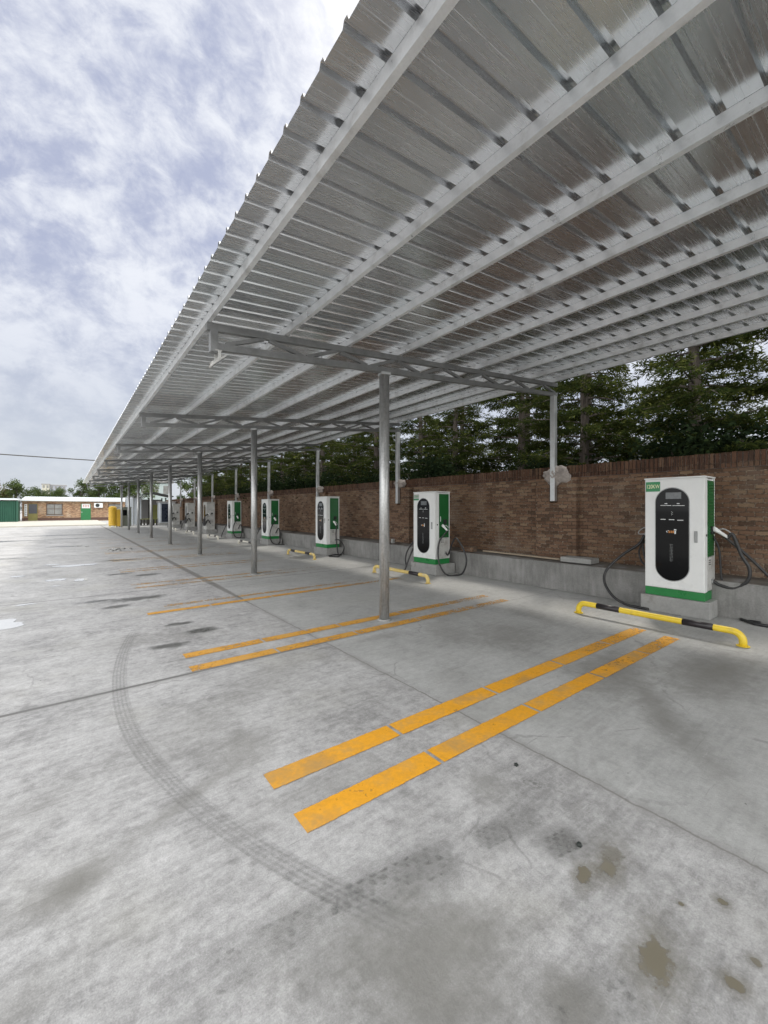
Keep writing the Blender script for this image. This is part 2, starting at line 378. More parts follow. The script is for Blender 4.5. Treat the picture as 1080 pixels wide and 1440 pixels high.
def d_tread(t, x, y, p, n1, n2, n3, n4, n5, dark, ell):
    # knobbly tread prints
    def tread(ax, ay, bx, by, w, amt, pitch=.055):
        L = math.hypot(bx-ax, by-ay); a = math.atan2(by-ay, bx-ax)
        q = t.map(p, (ax, ay, 0), (0,0,a), (1,1,1), 'TEXTURE'); qx, qy, _ = t.sep(q)
        qy2 = qy + (n2-.5)*.03 + (n4-.5)*.022; qx = qx + (n4-.5)*.03
        inside = t.ss(qy2.abs(), w*.5-.008, w*.5+.006, 1.0, 0.0)*t.ss(qx, -.03, .05)*t.ss(qx, L-.06, L+.04, 1.0, 0.0)
        row = t.m('FLOOR', qy2/(w/4)+.5)
        ph = qx/pitch + row*.5 + qy2*6.0
        rb = t.white(t.comb(t.m('FLOOR', ph + .25), row), '3D'); 
        blk = t.ss(t.m('SINE', ph*2*math.pi) + (n2-.5)*1.2 + (n4-.5)*1.2, -.5, .6)*t.ss(t.m('PINGPONG', qy2/(w/4)+.5, .5), .0, .26)
        dark(inside*(blk*t.lin(rb, 0, 1, .25, 1.0)*.75 + .25)*t.ss(n2*.5 + n1*.3 + n5*.3, .50, .64), (.11,.108,.10), amt)
        dark(t.ss(qy.abs(), w*.3, w*1.1, 1.0, 0.0)*t.ss(qx, -.1, .1)*t.ss(qx, L-.1, L+.1, 1.0, 0.0)*t.ss(n1, .4, .6), (.24,.237,.228), amt*.45)
    tread(.36,1.42,1.36,1.26,.15,.8); tread(1.5,1.22,1.85,1.15,.11,.6,.045); tread(1.8,1.2,2.12,1.3,.12,.8,.045); tread(1.72,1.0,1.92,.95,.11,.9,.05); tread(1.15,.68,1.45,.52,.13,.7)
film('tyre_mark', .15, 1.25, .9, 6.5, .0015, d_arc)
film('tread_print', .2, 2.2, .4, 1.6, .003, d_tread)
film('earth_stain', 1.35, 2.2, .2, 1.0, .0045, d_spots)

# puddles
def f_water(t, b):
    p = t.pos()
    b.inputs['Base Color'].default_value = (.60,.60,.59,1); b.inputs['Roughness'].default_value = .03; b.inputs['IOR'].default_value = 1.75  # whitish base colour stands in for the bright sky's reflection
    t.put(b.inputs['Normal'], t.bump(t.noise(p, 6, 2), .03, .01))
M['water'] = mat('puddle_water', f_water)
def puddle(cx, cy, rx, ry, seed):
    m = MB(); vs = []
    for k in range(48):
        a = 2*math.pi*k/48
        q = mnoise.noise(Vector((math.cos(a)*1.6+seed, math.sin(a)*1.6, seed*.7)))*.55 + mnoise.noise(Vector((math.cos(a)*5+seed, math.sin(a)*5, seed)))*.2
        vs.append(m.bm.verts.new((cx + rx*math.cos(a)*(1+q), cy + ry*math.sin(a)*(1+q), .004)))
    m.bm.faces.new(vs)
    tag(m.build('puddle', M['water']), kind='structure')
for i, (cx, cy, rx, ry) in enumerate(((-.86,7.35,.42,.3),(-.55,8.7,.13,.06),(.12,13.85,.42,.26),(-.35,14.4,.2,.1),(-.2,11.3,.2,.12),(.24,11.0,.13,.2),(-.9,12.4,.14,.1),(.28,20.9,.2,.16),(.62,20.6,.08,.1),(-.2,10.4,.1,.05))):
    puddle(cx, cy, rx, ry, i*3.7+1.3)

# painted bay lines
def f_paint(fade, colr):
    def fn(t, b):
        p = t.pos(); n = t.noise(p, 3.5, 8, .7); n2 = t.noise(p, 28, 6, .7)
        c = t.mix(t.lin(n2, .3, .7), colr, tuple(q*.78 for q in colr))
        c = t.mix(t.ss(n, .45, .7)*.45, c, (.42,.30,.14))
        t.put(b.inputs['Base Color'], c); b.inputs['Roughness'].default_value = .7
        tr = t.n('ShaderNodeBsdfTransparent'); mx = t.n('ShaderNodeMixShader')
        px_, py_, _ = t.sep(p)
        uvn = t.coord('UV'); _, va, _ = t.sep(uvn)
        edge = t.ss((va-.5).abs()*2.0 + (t.noise(p, 22, 5, .7)-.5)*.22, .90, .99, 1.0, 0.0)
        fx_ = t.ss(px_, 3.2, 6.0)*.10
        mask = t.ss(n*.5 + n2*.5 - fx_, fade-.06, fade+.07)*edge
        c = t.mix(t.ss(t.noise(p, 1.4, 8, .65, .3), .5, .66)*.4, c, (.22,.18,.11)); t.put(b.inputs['Base Color'], c)
        t.put(mx.inputs[0], mask); t.nt.links.new(tr.outputs[0], mx.inputs[1]); t.nt.links.new(b.outputs[0], mx.inputs[2])
        t.nt.links.new(mx.outputs[0], t.nt.nodes['Material Output'].inputs[0])
    return fn
M['paint'] = mat('yellow_line_paint', f_paint(.355, (.80,.37,.018)))
M['paintmid'] = mat('worn_line_paint', f_paint(.42, (.68,.34,.045)))
M['paintold'] = mat('faded_line_paint', f_paint(.505, (.60,.34,.09)))
def line(x0, x1, y0, y1, w, m, brks=(1.80, 2.835, 3.87, 4.88)):
    xs = [x0] + [b_ for b_ in brks if x0 < b_ < x1] + [x1]
    L = lambda x: y0 + (y1-y0)*(x-x0)/(x1-x0)
    mb = MB()
    for i in range(len(xs)-1):
        a_, b_ = xs[i] + (.013 if i else 0), xs[i+1] - (.013 if i < len(xs)-2 else 0)
        N = 8
        for k in range(N):
            u, v = a_+(b_-a_)*k/N, a_+(b_-a_)*(k+1)/N
            uvl = mb.bm.loops.layers.uv.get('UVMap') or mb.bm.loops.layers.uv.new('UVMap'); w2 = w/2 + .006
            f = mb.quad((u, L(u)-w2, .004), (v, L(v)-w2, .004), (v, L(v)+w2, .004), (u, L(u)+w2, .004))
            for lp, q in zip(f.loops, ((u,0),(v,0),(v,1),(u,1))): lp[uvl].uv = q
    return tag(mb.build('painted_line', m), kind='structure')
line(.895, 5.80, 2.215, 2.10, .155, M['paint']); line(.90, 5.72, 1.825, 1.72, .15, M['paint'])
line(.96, 5.86, 4.64, 4.575, .15, M['paintmid']); line(.93, 5.84, 4.225, 4.165, .15, M['paintmid'])
line(.92, 5.86, 6.82, 6.93, .13, M['paintmid']); line(1.2, 5.86, 7.22, 7.2, .13, M['paintold'])
for q in (9.2, 9.62, 11.7, 12.1, 14.2, 14.6, 16.7, 17.1, 19.2, 21.8, 24.3): line(1.0, 5.8, q, q-.03, .14, M['paintold'])

# ------------------------------------------------------------------ carport
ZT = lambda X: 3.475 + .0975*(X-1.17)          # top of the top chord
OR = (3.47, 4.45, 0)
car = thing('carport', 'long galvanised steel carport with ribbed sheet roof on round columns', 'carport', OR)
Y0, Y1 = -1.6, 39.95
PX = (1.15, 2.0, 2.85, 3.72, 4.6, 5.45, 6.3, 7.06, 7.82)
TY = [4.45+5*i for i in range(-1, 8)]
mb = MB(); prof = []
pit = .198; y = 1.413 - pit*23
for k in range(500):
    yy = y + k*pit
    if yy + .06 > Y1: break
    prof += [(yy-.024,0),(yy-.012,.031),(yy+.012,.031),(yy+.024,0),(yy+.097,0),(yy+.0985,.0012),(yy+.1015,.0012),(yy+.103,0)]
XS = [.90, 2.3, 4.0, 5.7, 8.02]
for dz in (0, .003):
    grid = [[mb.bm.verts.new((X, yy, ZT(X)+.085+zz+dz)) for yy, zz in prof] for X in XS]
    for i in range(len(XS)-1):
        for j in range(len(prof)-1):
            mb.bm.faces.new((grid[i][j], grid[i][j+1], grid[i+1][j+1], grid[i+1][j]))
mb.build('roof_sheet', M['sheet'], car, OR, fixn=False)
for X in PX:
    mb = MB(); z = ZT(X)+.002; f = -1
    x0, x1 = X-.020, X+.020
    mb.prism([(x0,z),(x1,z),(x1,z+.018),(x1-.003,z+.018),(x1-.003,z+.003),(x0+.003,z+.003),(x0+.003,z+.077),(x1-.003,z+.077),(x1-.003,z+.065),(x1,z+.065),(x1,z+.080),(x0,z+.080)], 'y', Y0+.05, Y1-.08)
    mb.build('purlin', M['purlin'], car, OR)
# one truss, then copies
tr = bpy.data.objects.new('truss', None)
mb = MB(); mb.bar((1.13,0,ZT(1.13)-.038), (7.99,0,ZT(7.99)-.038), .06, .072)
tr = mb.build('truss', M['truss'], car)                   # its top chord carries the rest
tr.location = (-OR[0], TY[0]-OR[1], 0)
BZ = lambda X: ZT(X)-.235
mb = MB(); mb.bar((1.24,0,BZ(1.24)), (7.99,0,BZ(7.99)), .06, .072); mb.build('bottom_chord', M['truss'], tr)
bn = [1.30+.95*i for i in range(8)]
for i in range(7):
    tn = bn[i]+.475
    for q in (bn[i]+.03, bn[i+1]-.03):
        s_ = 1 if q < tn else -1
        mb = MB(); mb.bar((q,0,BZ(q)+.037), (tn-.03*s_,0,ZT(tn)-.075), .04, .04, up=(0,1,0)); mb.build('brace', M['truss'], tr)
mb = MB(); mb.box(1.165, 1.24, -.04, .04, BZ(1.2)-.06, ZT(1.2)-.076); mb.build('end_post', M['truss'], tr)
for X in PX[1:]:
    mb = MB(); mb.box(X+.021, X+.05, -.03, .03, ZT(X), ZT(X)+.062); mb.build('cleat', M['steel'], tr)
for yy in TY[1:]:
    t_ = copy_tree(tr, car); t_.location = (-OR[0], yy-OR[1], 0)
mb = MB(); mb.tube([(0,0,0),(0,0,3.395)], .07, 28); col0 = mb.build('column', M['tube'], car)
mb = MB(); mb.box(-.07,.07,-.07,.07,3.396,3.432,.004); mb.build('cap_plate', M['steel'], col0)
mb = MB(); mb.tube([(0,0,.002),(0,0,.02)], [.105,.078], 24); mb.build('grout_collar', M['plinth'], col0)
for i, yy in enumerate(TY):
    c = col0 if i == 0 else copy_tree(col0, car)
    c.location = (3.47-OR[0], yy-OR[1], 0)
    if i: c.rotation_euler.z = i*1.3
mb = MB(); mb.box(-.05,.05,-.05,.05,1.70,BZ(7.9)-.037,.006); rp = mb.build('rear_post', M['steel'], car)
for i, yy in enumerate(TY):
    c = rp if i == 0 else copy_tree(rp, car)
    c.location = (7.885-OR[0], yy-OR[1], 0)

# floodlights under the truss ends
fl = thing('floodlight', 'small white floodlight under the roof edge, on the truss nearest the camera', 'floodlight', (1.235, 4.45, BZ(1.235)-.04), 'floodlights under the truss ends')
mb = MB(); mb.box(-.03,.05,-.055,.055,-.012,0); mb.box(-.005,.03,-.08,-.074,-.13,-.012); mb.box(-.005,.03,.074,.08,-.13,-.012); mb.box(-.005,.03,-.08,.08,-.016,-.0125); mb.build('bracket', M['greywhite'], fl)
A = Matrix.Translation((.012,0,-.125)) @ Matrix.Rotation(R(-42), 4, 'Y')
mb = MB(); mb.box(-.11,.11,-.072,.072,-.012,.012,.005)
for k in range(7): mb.box(-.08+k*.024,-.074+k*.024,-.06,.06,.0125,.032)
mb.bm.transform(A); hd = mb.build('lamp_housing', M['greywhite'], fl); fl.scale = (.85,.85,.85)
mb = MB(); mb.box(-.095,.095,-.06,.06,-.0165,-.0125); mb.bm.transform(A); mb.build('lamp_glass', M['screen'], hd)
for i, lb in ((3, 'small white floodlight under the roof edge, third truss from the camera'), (5, 'small white floodlight under the roof edge, fifth truss from the camera'), (7, 'tiny far floodlight under the roof edge near the distant shelter')):
    copy_tree(fl, None, lb, (1.235, TY[i], BZ(1.235)-.04))

# ------------------------------------------------------------------ perimeter wall
OW = (8.1, 4.45, 0)
wall = thing('brick_wall', 'long old red brick wall with upright brick coping behind the charging cabinets', 'wall', OW)
mb = MB(); mb.box(8.10, 8.42, -7, 47, -.05, 2.18); mb.build('wall_face', M['brick'], wall, OW)
mb = MB()
yy = -7.0
while yy < 47:
    wdt = .060; dz = random.uniform(-.005,.005); dx = random.uniform(-.006,.006)
    mb.box(8.045+dx, 8.47+dx, yy+.004, yy+wdt, 2.183, 2.42+dz)
    yy += .066
mb.build('coping', M['brick_up'], wall, OW)
mb = MB(); mb.box(8.07,8.45,-7,47,2.181,2.40); mb.build('coping_mortar', M['cement'], wall, OW)
for i, yy in enumerate(TY):
    mb = MB(); mb.box(7.95, 8.099, yy-.44, yy+.44, .50, 1.66); mb.box(7.95, 8.099, yy-.44, yy-.052, 1.66, 2.178); mb.box(7.95, 8.099, yy+.125, yy+.44, 1.66, 2.178)
    mb.build('pilaster', M['brick'], wall, OW)
def blob(cx, cy, cz, sx, sy, sz, seed, sub=4, amp=.35):
    m = MB(); bmesh.ops.create_icosphere(m.bm, subdivisions=sub, radius=1)
    for v in m.bm.verts:
        c = v.co.copy(); q = 1 + amp*mnoise.noise(c*1.7+Vector((seed,0,seed))) + amp*.5*mnoise.noise(c*5+Vector((0,seed,0))) + amp*.22*mnoise.noise(c*13)
        v.co = Vector((cx + c.x*sx*q, cy + c.y*sy*q, cz + c.z*sz*q))
    for f in m.bm.faces: f.smooth = True
    return m
for i, yy in enumerate(TY):
    blob(7.97, yy-.03, 2.22 if i == 1 else 2.30, .15, .27 if i == 1 else .2, .19 if i == 1 else .13, i*5.1+2, 5, .30).build('cement_patch', M['cement'], wall, OW)
# low concrete ledge at the wall foot
OLg = (7.37, 4.45, 0)
mb = MB()
ys = [-7 + .18*i for i in range(300)]; ys = [q for q in ys if q < 46.9]
pr = lambda q, k: mnoise.noise(Vector((q*.9, k, 0)))*.012 + mnoise.noise(Vector((q*5, k, 3)))*.008
rows = [[mb.bm.verts.new((7.37+pr(q,0), q, -.02)), mb.bm.verts.new((7.37+pr(q,1), q, .25)), mb.bm.verts.new((7.372+pr(q,2), q, .49+pr(q,5))), mb.bm.verts.new((7.40+pr(q,3), q, .512+pr(q,6))), mb.bm.verts.new((7.7, q, .51+pr(q,7)*1.5)), mb.bm.verts.new((8.098, q, .52))] for q in ys] if False else \
       [[mb.bm.verts.new(v) for v in ((7.37+pr(q,0),q,-.02),(7.37+pr(q,1),q,.25),(7.372+pr(q,2),q,.49+pr(q,5)),(7.40+pr(q,3),q,.512+pr(q,6)),(7.7,q,.51+pr(q,7)*1.5),(8.098,q,.52))] for q in ys]
for i in range(len(rows)-1):
    for k in range(5): mb.bm.faces.new((rows[i][k], rows[i+1][k], rows[i+1][k+1], rows[i][k+1]))
tag(mb.build('concrete_ledge', M['ledge'], None, OLg), 'low rough grey concrete ledge along the foot of the brick wall', 'ledge')
mb = blob(0,0,0,1,1,1,1,1); mb.bm.clear(); mb.box(7.47,7.80,3.50,4.08,.532,.625,.012)
tag(mb.build('stone_slab', M['plinth'], None, (7.6,3.8,.53)), 'pale flat stone slab lying on the ledge below the nearest wall post', 'slab')
mb = MB(); mb.box(7.43,7.60,6.2,6.56,.535,.64,.008)
tag(mb.build('loose_brick', M['brick'], None, (7.5,6.4,.53)), 'dark loose brick on the concrete ledge right of the second cabinet', 'brick')
mb = MB(); mb.bar((7.62,4.15,.555),(7.72,6.1,.555),.07,.03)
tag(mb.build('wooden_batten', mat('weathered_wood', vary((.33,.27,.2), .3, 8, .85, .05)), None, (7.67,5.1,.53)), 'thin pale wooden batten lying along the ledge beside the loose brick', 'batten')
mb = MB(); mb.box(7.48,7.56,9.2,9.28,.53,.66,.006)
tag(mb.build('small_block', M['plinth'], None, (7.52,9.24,.53)), 'small pale block on the ledge seen beside the nearest column', 'block')

# ------------------------------------------------------------------ charging cabinets
def stadium(y0, y1, z0, z1, n=16):
    r = (y1-y0)/2; cy = (y0+y1)/2; P = []
    for k in range(n+1): a = math.pi*k/n; P.append((cy + r*math.cos(a), z1-r + r*math.sin(a)))
    for k in range(n+1): a = math.pi + math.pi*k/n; P.append((cy + r*math.cos(a), z0+r + r*math.sin(a)))
    return P
HW, DP = .3725, .48
LY = lambda xz: HW - (xz-460)/298*2*HW
LZ = lambda yz: 2.01 - (yz-117)/605*1.77
def gun(root, side, x, z, reach=.15, m='white'):
    s_ = side
    mb = MB(); b0 = Vector((x, s_*(HW+.015), z)); e = Vector((x+.015, s_*(HW+reach), z-.13))
    mb.tube([b0, b0.lerp(e,.2), b0.lerp(e,.45), b0.lerp(e,.8), e], [.032,.034,.024,.021,.018], 14)
    gn = mb.build('charging_gun', M[m], root)
    mid = b0.lerp(e,.35); mb = MB()
    mb.tube(spline([mid+Vector((0,0,.02)), mid+Vector((0,s_*.07,.035)), mid+Vector((.01,s_*.15,-.03)), mid+Vector((.01,s_*.14,-.07)), e+Vector((0,0,.02))], 5), .008, 8)
    mb.build('gun_handle', M['grey_plastic'], gn)
    return e
def cable(root, pts, r=.016, m='black'):
    mb = MB(); mb.tube(spline(pts, 12), r*1.18, 10); return mb.build('charging_cable', M[m], root)
def charger(label, loc, side_style, cables, plate, sy=1.0, h=1.95, grey=False):
    root = thing('charging_cabinet', label, 'charging cabinet', loc, 'charging cabinets along the wall')
    W_, G_ = (M['greywhite'], M['greywhite']) if grey else (M['white'], M['green'])
    mb = MB(); mb.box(-.045, .60, -.44, .42, 0, .24, .012); mb.build('plinth', M['plinth'], root)
    # body shell: front frame, roof cap, rear
    mb = MB(); mb.box(0, .125, -HW, HW, .362, h-.022, .006); mb.box(.127, DP, -HW+.02, HW-.02, .362, h-.03); mb.box(DP-.02, DP+.004, -HW, HW, .362, h-.022, .003)
    body = mb.build('body', W_, root)
    mb = MB(); mb.box(-.012, DP+.012, -HW-.008, HW+.008, h-.020, h, .005); mb.build('top_cap', W_, root)
    mb = MB(); mb.box(.004, DP-.004, -HW+.003, HW-.003, .2415, .360, .003); mb.build('base_band', M['greywhite'] if grey else M['bandgreen'], root)
    # door on the front with reveal
    mb = MB(); mb.box(-.014, -.001, -HW+.012, HW-.012, .372, h-.045, .004); door = mb.build('door', W_, root)
    off = h-2.01
    mb = MB(); mb.prism(stadium(LY(686), LY(520), LZ(638), LZ(172)+off), 'x', -.019, -.0145); pan = mb.build('display_panel', M['glass'], door)
    mb = MB(); mb.prism(stadium(LY(690), LY(516), LZ(642), LZ(168)+off), 'x', -.0165, -.0143); mb.build('panel_rim', M['grey_plastic'], door)
    def mark(x0, x1, z0, z1, m, nm):
        k = MB(); k.box(-.0206, -.0192, LY(x1), LY(x0), LZ(z1)+off, LZ(z0)+off); return k.build(nm, m, door)
    mark(572, 650, 194, 226, M['screen'], 'screen')
    if not grey:
        k = MB()
        for (x0, x1, z0, z1) in ((545,600,258,260.5),(607,666,259,261.5),(566,580,248,252),(628,642,248,252),(546,572,328,331.5),(588,616,329,332.5),(630,660,331,334.5)):
            k.box(-.0206,-.0192,LY(x1),LY(x0),LZ(z1)+off,LZ(z0)+off)
        for q in range(5): k.box(-.0206,-.0192,LY(602+q%2*6),LY(600+q%2*6),LZ(292+q*4),LZ(290+q*4)+.002)
        k.build('printed_marks', M['print'], door)
        k = MB()
        for q in range(12):
            zz = 455 + q*7.4; k.box(-.0206,-.0192,LY(609),LY(592),LZ(zz+1.6)+off,LZ(zz)+off)
            k.box(-.0206,-.0192,LY(598+(q*37%9)),LY(596+(q*37%9)),LZ(zz+6)+off,LZ(zz+2)+off)
        k.build('printed_column', M['printdim'], door)
        k = MB(); 
        for q in range(3): k.box(-.0206,-.0192,LY(593+q*10),LY(587+q*10),LZ(398)+off,LZ(386)+off)
        k.build('warning_marks', M['printorange'], door)
        k = MB()
        for (x0,x1,z0,z1) in ((575,579,388,392),(577,581,392,396),(582,588,385,388),(614,626,378,384),(616,624,386,402)): k.box(-.0207,-.0192,LY(x1),LY(x0),LZ(z1)+off,LZ(z0)+off)
        k.build('icon', M['print'], door)
    k = MB(); k.box(-.026,-.0145,LY(727),LY(711),LZ(440),LZ(384),.004); k.box(-.036,-.0262,LY(723),LY(716),LZ(434),LZ(392),.003); k.build('door_handle', M['grey_plastic'], door)
    if plate:
        k = MB(); k.box(-.0185,-.0145,LY(543),LY(467),LZ(187)+off,LZ(137)+off,.001); pl = k.build('power_plate', M['lime'] if plate == 1 else M['greywhite'], door)
        Mx = Matrix.Translation((-.0195, LY(505), (LZ(162)+off) - (0 if plate == 1 else -.02))) @ Matrix.Rotation(R(-90), 4, 'Z') @ Matrix.Rotation(R(90), 4, 'X') @ Matrix.Diagonal((.9, 1.35, 1, 1))
        text_mesh('120KW', .062, 'lettering', M['cream'] if plate == 1 else M['lime'], door, Mx)
        if plate == 2:
            k = MB(); k.box(-.0195,-.0186,LY(541),LY(469),LZ(186)+off,LZ(172)+off); k.build('plate_stripe', M['lime'], door)
    # sides
    for s_ in (-1, 1):
        o0, o1 = (-HW, -HW+.018) if s_ < 0 else (HW-.018, HW)
        k = MB(); zlo = .86
        k.box(.132, DP-.026, o0, o1, zlo, h-.06, .003); sp = k.build('side_panel', G_, body)
        if side_style == 'louvre':
            k = MB(); zz = zlo+.06
            while zz < h-.12:
                ya, yb = (-HW-.011, -HW-.0005) if s_ < 0 else (HW+.0005, HW+.011)
                k.prism([(ya if s_ < 0 else yb, zz), (yb if s_ < 0 else ya, zz+.026), (yb if s_ < 0 else ya, zz-.004)], 'x', .155, DP-.05); zz += .042
            k.build('louvre', G_, sp)
        else:
            k = MB(); k.box(.16,.175, *( (-HW-.012,-HW-.0005) if s_ < 0 else (HW+.0005,HW+.012) ), 1.24, 1.36, .003); k.build('side_handle', M['print'], sp)
        k = MB(); k.box(.132, DP-.026, o0, o1, .375, zlo-.008, .003); lp = k.build('service_panel', M['greywhite'], body)
        k = MB(); ya, yb = (-HW-.0025,-HW-.0004) if s_ < 0 else (HW+.0004,HW+.0025)
        for r_ in range(3):
            for c_ in range(2): k.box(.19+c_*.05,.22+c_*.05, ya, yb, .74+r_*.03, .755+r_*.03)
        k.build('vent', M['dark'], lp)
        k = MB(); k.box(.30,.36, *((-HW-.02,-HW-.0005) if s_ < 0 else (HW+.0005,HW+.02)), .47, .53, .004); k.build('cable_gland', M['grey_plastic'], lp)
        k = MB(); k.tube([(.07, s_*HW, 1.17),(.07, s_*(HW+.006), 1.17)], .016, 16); k.build('lock', M['dark'], body)
        k = MB(); k.box(.26,.36, *((-HW-.03,-HW-.0005) if s_ < 0 else (HW+.0005,HW+.03)), 1.18, 1.29, .006); k.build('gun_holder', M['dark'], body)
    cables(root)
    root.scale = (1, sy, 1)
    return root

def cab_near(r):
    e = gun(r, -1, .30, 1.27, .19); a = (.33,-HW-.02,.50)
    cable(r, [a, (.34,-.47,.45), (.36,-.62,.43), (.36,-.76,.55), (.36,-.78,.72), (.345,-.70,.90), tuple(e-Vector((0,.05,-.04))), tuple(e)], .019)
    cable(r, [(.36,-.44,1.22), (.37,-.56,1.10), (.40,-.80,.84), (.43,-1.05,.52), (.43,-1.25,.22), (.36,-1.32,.03), (.20,-1.2,.022), (.15,-.9,.022), (.3,-.7,.022)], .017)
    cable(r, [(.40,-HW,1.15), (.41,-.44,.95), (.42,-.46,.6), (.42,-.5,.3), (.40,-.6,.022), (.3,-.9,.022)], .012)
    e = gun(r, 1, .30, 1.25, .12, 'grey_plastic')
    cable(r, [tuple(e), (.27,.56,.97), (.2,.78,.78), (.1,.98,.52), (.02,.98,.32), (-.04,.82,.12), (-.06,.62,.035), (-.07,.44,.022), (-.08,.3,.02)], .018)
    cable(r, [(.36,.40,1.2),(.34,.52,1.05),(.33,.50,.80),(.30,.44,.66),(.25,.42,.60)], .014)
    cable(r, [(.38,.40,1.16),(.38,.58,.9),(.37,.56,.70),(.36,.46,.60)], .012)
def cab_second(r):
    e = gun(r, -1, .22, 1.16, .16)
    cable(r, [(.33,-HW-.02,.50), (.34,-.46,.46), (.32,-.6,.72), (.33,-.72,.86), (.35,-.92,.62), (.36,-1.0,.36), (.34,-.92,.10), (.30,-.78,.022), (.1,-.62,.04), (.02,-.47,.32), (.10,-.40,.75), tuple(e)], .016)
    cable(r, [(.30,HW,.90), (.2,.5,.80), (.06,.66,.5), (.0,.68,.3), (-.04,.62,.14)], .016)
    cable(r, [(.30,HW,.86), (.18,.46,.72), (.0,.52,.35), (-.12,.55,.05), (-.25,.50,.022), (-.3,.3,.02)], .016)
    gun(r, 1, .32, 1.1, .1, 'grey_plastic')
def cab_third(r):
    gun(r, -1, .26, 1.12, .13)
    cable(r, [(.3,-.5,.99), (.30,-.47,.6), (.32,-.52,.2), (.3,-.6,.06), (.2,-.85,.022), (.0,-1.0,.022), (-.1,-.7,.022), (.2,-.5,.022), (.42,-.62,.02)], .017)
    cable(r, [(.33,-HW-.02,.5), (.35,-.52,.52), (.38,-.72,.42), (.38,-.84,.26), (.36,-.74,.08), (.3,-.6,.03)], .013)
    cable(r, [(.30,HW,1.0), (.35,.6,.86), (.45,.86,.66), (.6,1.0,.56), (.7,.8,.55)], .014); gun(r, 1, .32, 1.1, .1, 'grey_plastic')
def cab_fourth(r):
    gun(r, -1, .26, 1.15, .13)
    cable(r, [(.28,-.5,1.02), (.1,-.52,.8), (.02,-.5,.45), (.1,-.52,.12), (.28,-.58,.022), (.5,-.8,.022)], .018)
    cable(r, [(.33,-HW-.02,.5), (.4,-.5,.7), (.45,-.55,.5), (.42,-.6,.12), (.3,-.7,.022), (.5,-.9,.022)], .018)
    cable(r, [(.3,HW,1.1), (.1,.6,.8), (-.05,.8,.4), (-.2,.7,.1), (-.25,.5,.022)], .018)
def cab_far(r):
    for q in (-.1, .08, .2):
        cable(r, [(.05+q*.2,-HW-.02,1.2), (-.1,-.45+q*.2,1.05), (-.12,-.3+q,.75), (-.14,-.38+q,.5), (-.1,-.5+q,.62), (.05,-.5,.85), (.2,-.46,.6)], .022)
    gun(r, -1, .12, 1.25, .12)
    cable(r, [(.3,HW,1.1), (.1,.55,.8), (-.1,.7,.45), (-.25,.5,.06), (-.3,.3,.022)], .02)
charger('white charging cabinet nearest the camera with a green 120KW plate at its top corner', (7.03,2.098,0), 'louvre', cab_near, 1, h=2.01)
charger('white and green charging cabinet just right of the nearest round column, smooth green side', (6.74,7.09,0), 'plain', cab_second, 2)
charger('white charging cabinet with slatted green side, left of the nearest column', (6.73,12.09,0), 'louvre', cab_third, 0)
charger('white charging cabinet with plain green side just right of the second column', (6.73,17.03,0), 'plain', cab_fourth, 0)
charger('small looking white and green cabinet between the second and third columns', (6.73,21.9,0), 'plain', cab_fourth, 0)
charger('dusty grey cabinet draped in cables just right of the third column', (6.75,26.85,0), 'plain', cab_far, 0, grey=True)
charger('dusty grey cabinet draped in cables just left of the third column', (6.75,31.9,0), 'plain', cab_far, 0, grey=True)
charger('farthest grey charging cabinet, beside the dark door of the white cabin', (6.75,36.9,0), 'plain', cab_far, 0, grey=True)

# wheel stops / guard rails
def rail(label, x, yc, m, half=.93):
    r = thing('guard_rail', label, 'guard rail', (x, yc, 0), 'low pipe guard rails in front of the cabinets')
    zc, rad, b = .155, .038, .10
    P = [(0,-half,.004),(0,-half,zc-b)]
    for k in range(1,9): a = math.pi/2*k/8; P.append((0,-half+b-b*math.cos(a),zc-b+b*math.sin(a)))
    for k in range(0,9): a = math.pi/2*(1-k/8); P.append((0,half-b+b*math.cos(a),zc-b+b*math.sin(a)))
    P.append((0,half,.004))
    mb = MB(); mb.tube(P, rad, 20); mb.build('pipe', m, r)
    for s_ in (-1, 1):
        mb = MB(); mb.tube([(0,s_*.36,zc),(0,s_*.665,zc)], rad+.0015, 20); mb.build('black_band', M['band'], r)
        mb = MB(); mb.tube([(0,s_*half,.0045),(0,s_*half,.012)], .062, 20); mb.build('foot_plate', m, r)
    return r
rail('bright yellow guard rail with black bands in front of the nearest charging cabinet', 5.98, 2.05, M['yellow'])
rail('faded yellow guard rail with black bands passing behind the nearest column', 5.86, 6.98, M['paleyellow'])
rail('yellow guard rail with black bands in front of the third charging cabinet', 5.88, 11.9, M['paleyellow'])
rail('pale guard rail by the second column, before the fourth cabinet', 5.88, 16.95, M['palepipe'])
rail('pale guard rail before the fifth cabinet, right of the third column', 5.88, 21.9, M['palepipe'])
rail('pale guard rail before the cable draped cabinet right of the third column', 5.88, 26.9, M['palepipe'])
rail('pale guard rail before the cable draped cabinet left of the third column', 5.88, 31.9, M['palepipe'])

# ------------------------------------------------------------------ far end: tank, cabinet, shelter, cabin
M['tank'] = mat('yellow_tank', vary((.62,.38,.03), .15, 3, .5, .1, dirt=(.4,.25,.04), dscale=3))
tk = thing('water_tank', 'tall yellow ribbed tank standing left of the farthest columns', 'tank', (2.92,40.3,0))
mb = MB(); prof = []
for k in range(9):
    z = .12 + k*.17; prof += [(z,.31),(z+.05,.335),(z+.12,.335),(z+.165,.31)]
prof += [(1.67,.29),(1.72,.2),(1.74,.05)]
mb.tube([(0,0,z) for z,_ in prof], [r_*.88 for _,r_ in prof], 24); mb.build('tank_body', M['tank'], tk)
for k in range(4):
    a = math.pi/4+k*math.pi/2; mb = MB(); mb.box(.24*math.cos(a)-.05,.24*math.cos(a)+.05,.24*math.sin(a)-.05,.24*math.sin(a)+.05,0,.12); mb.build('foot', M['cream'], tk)
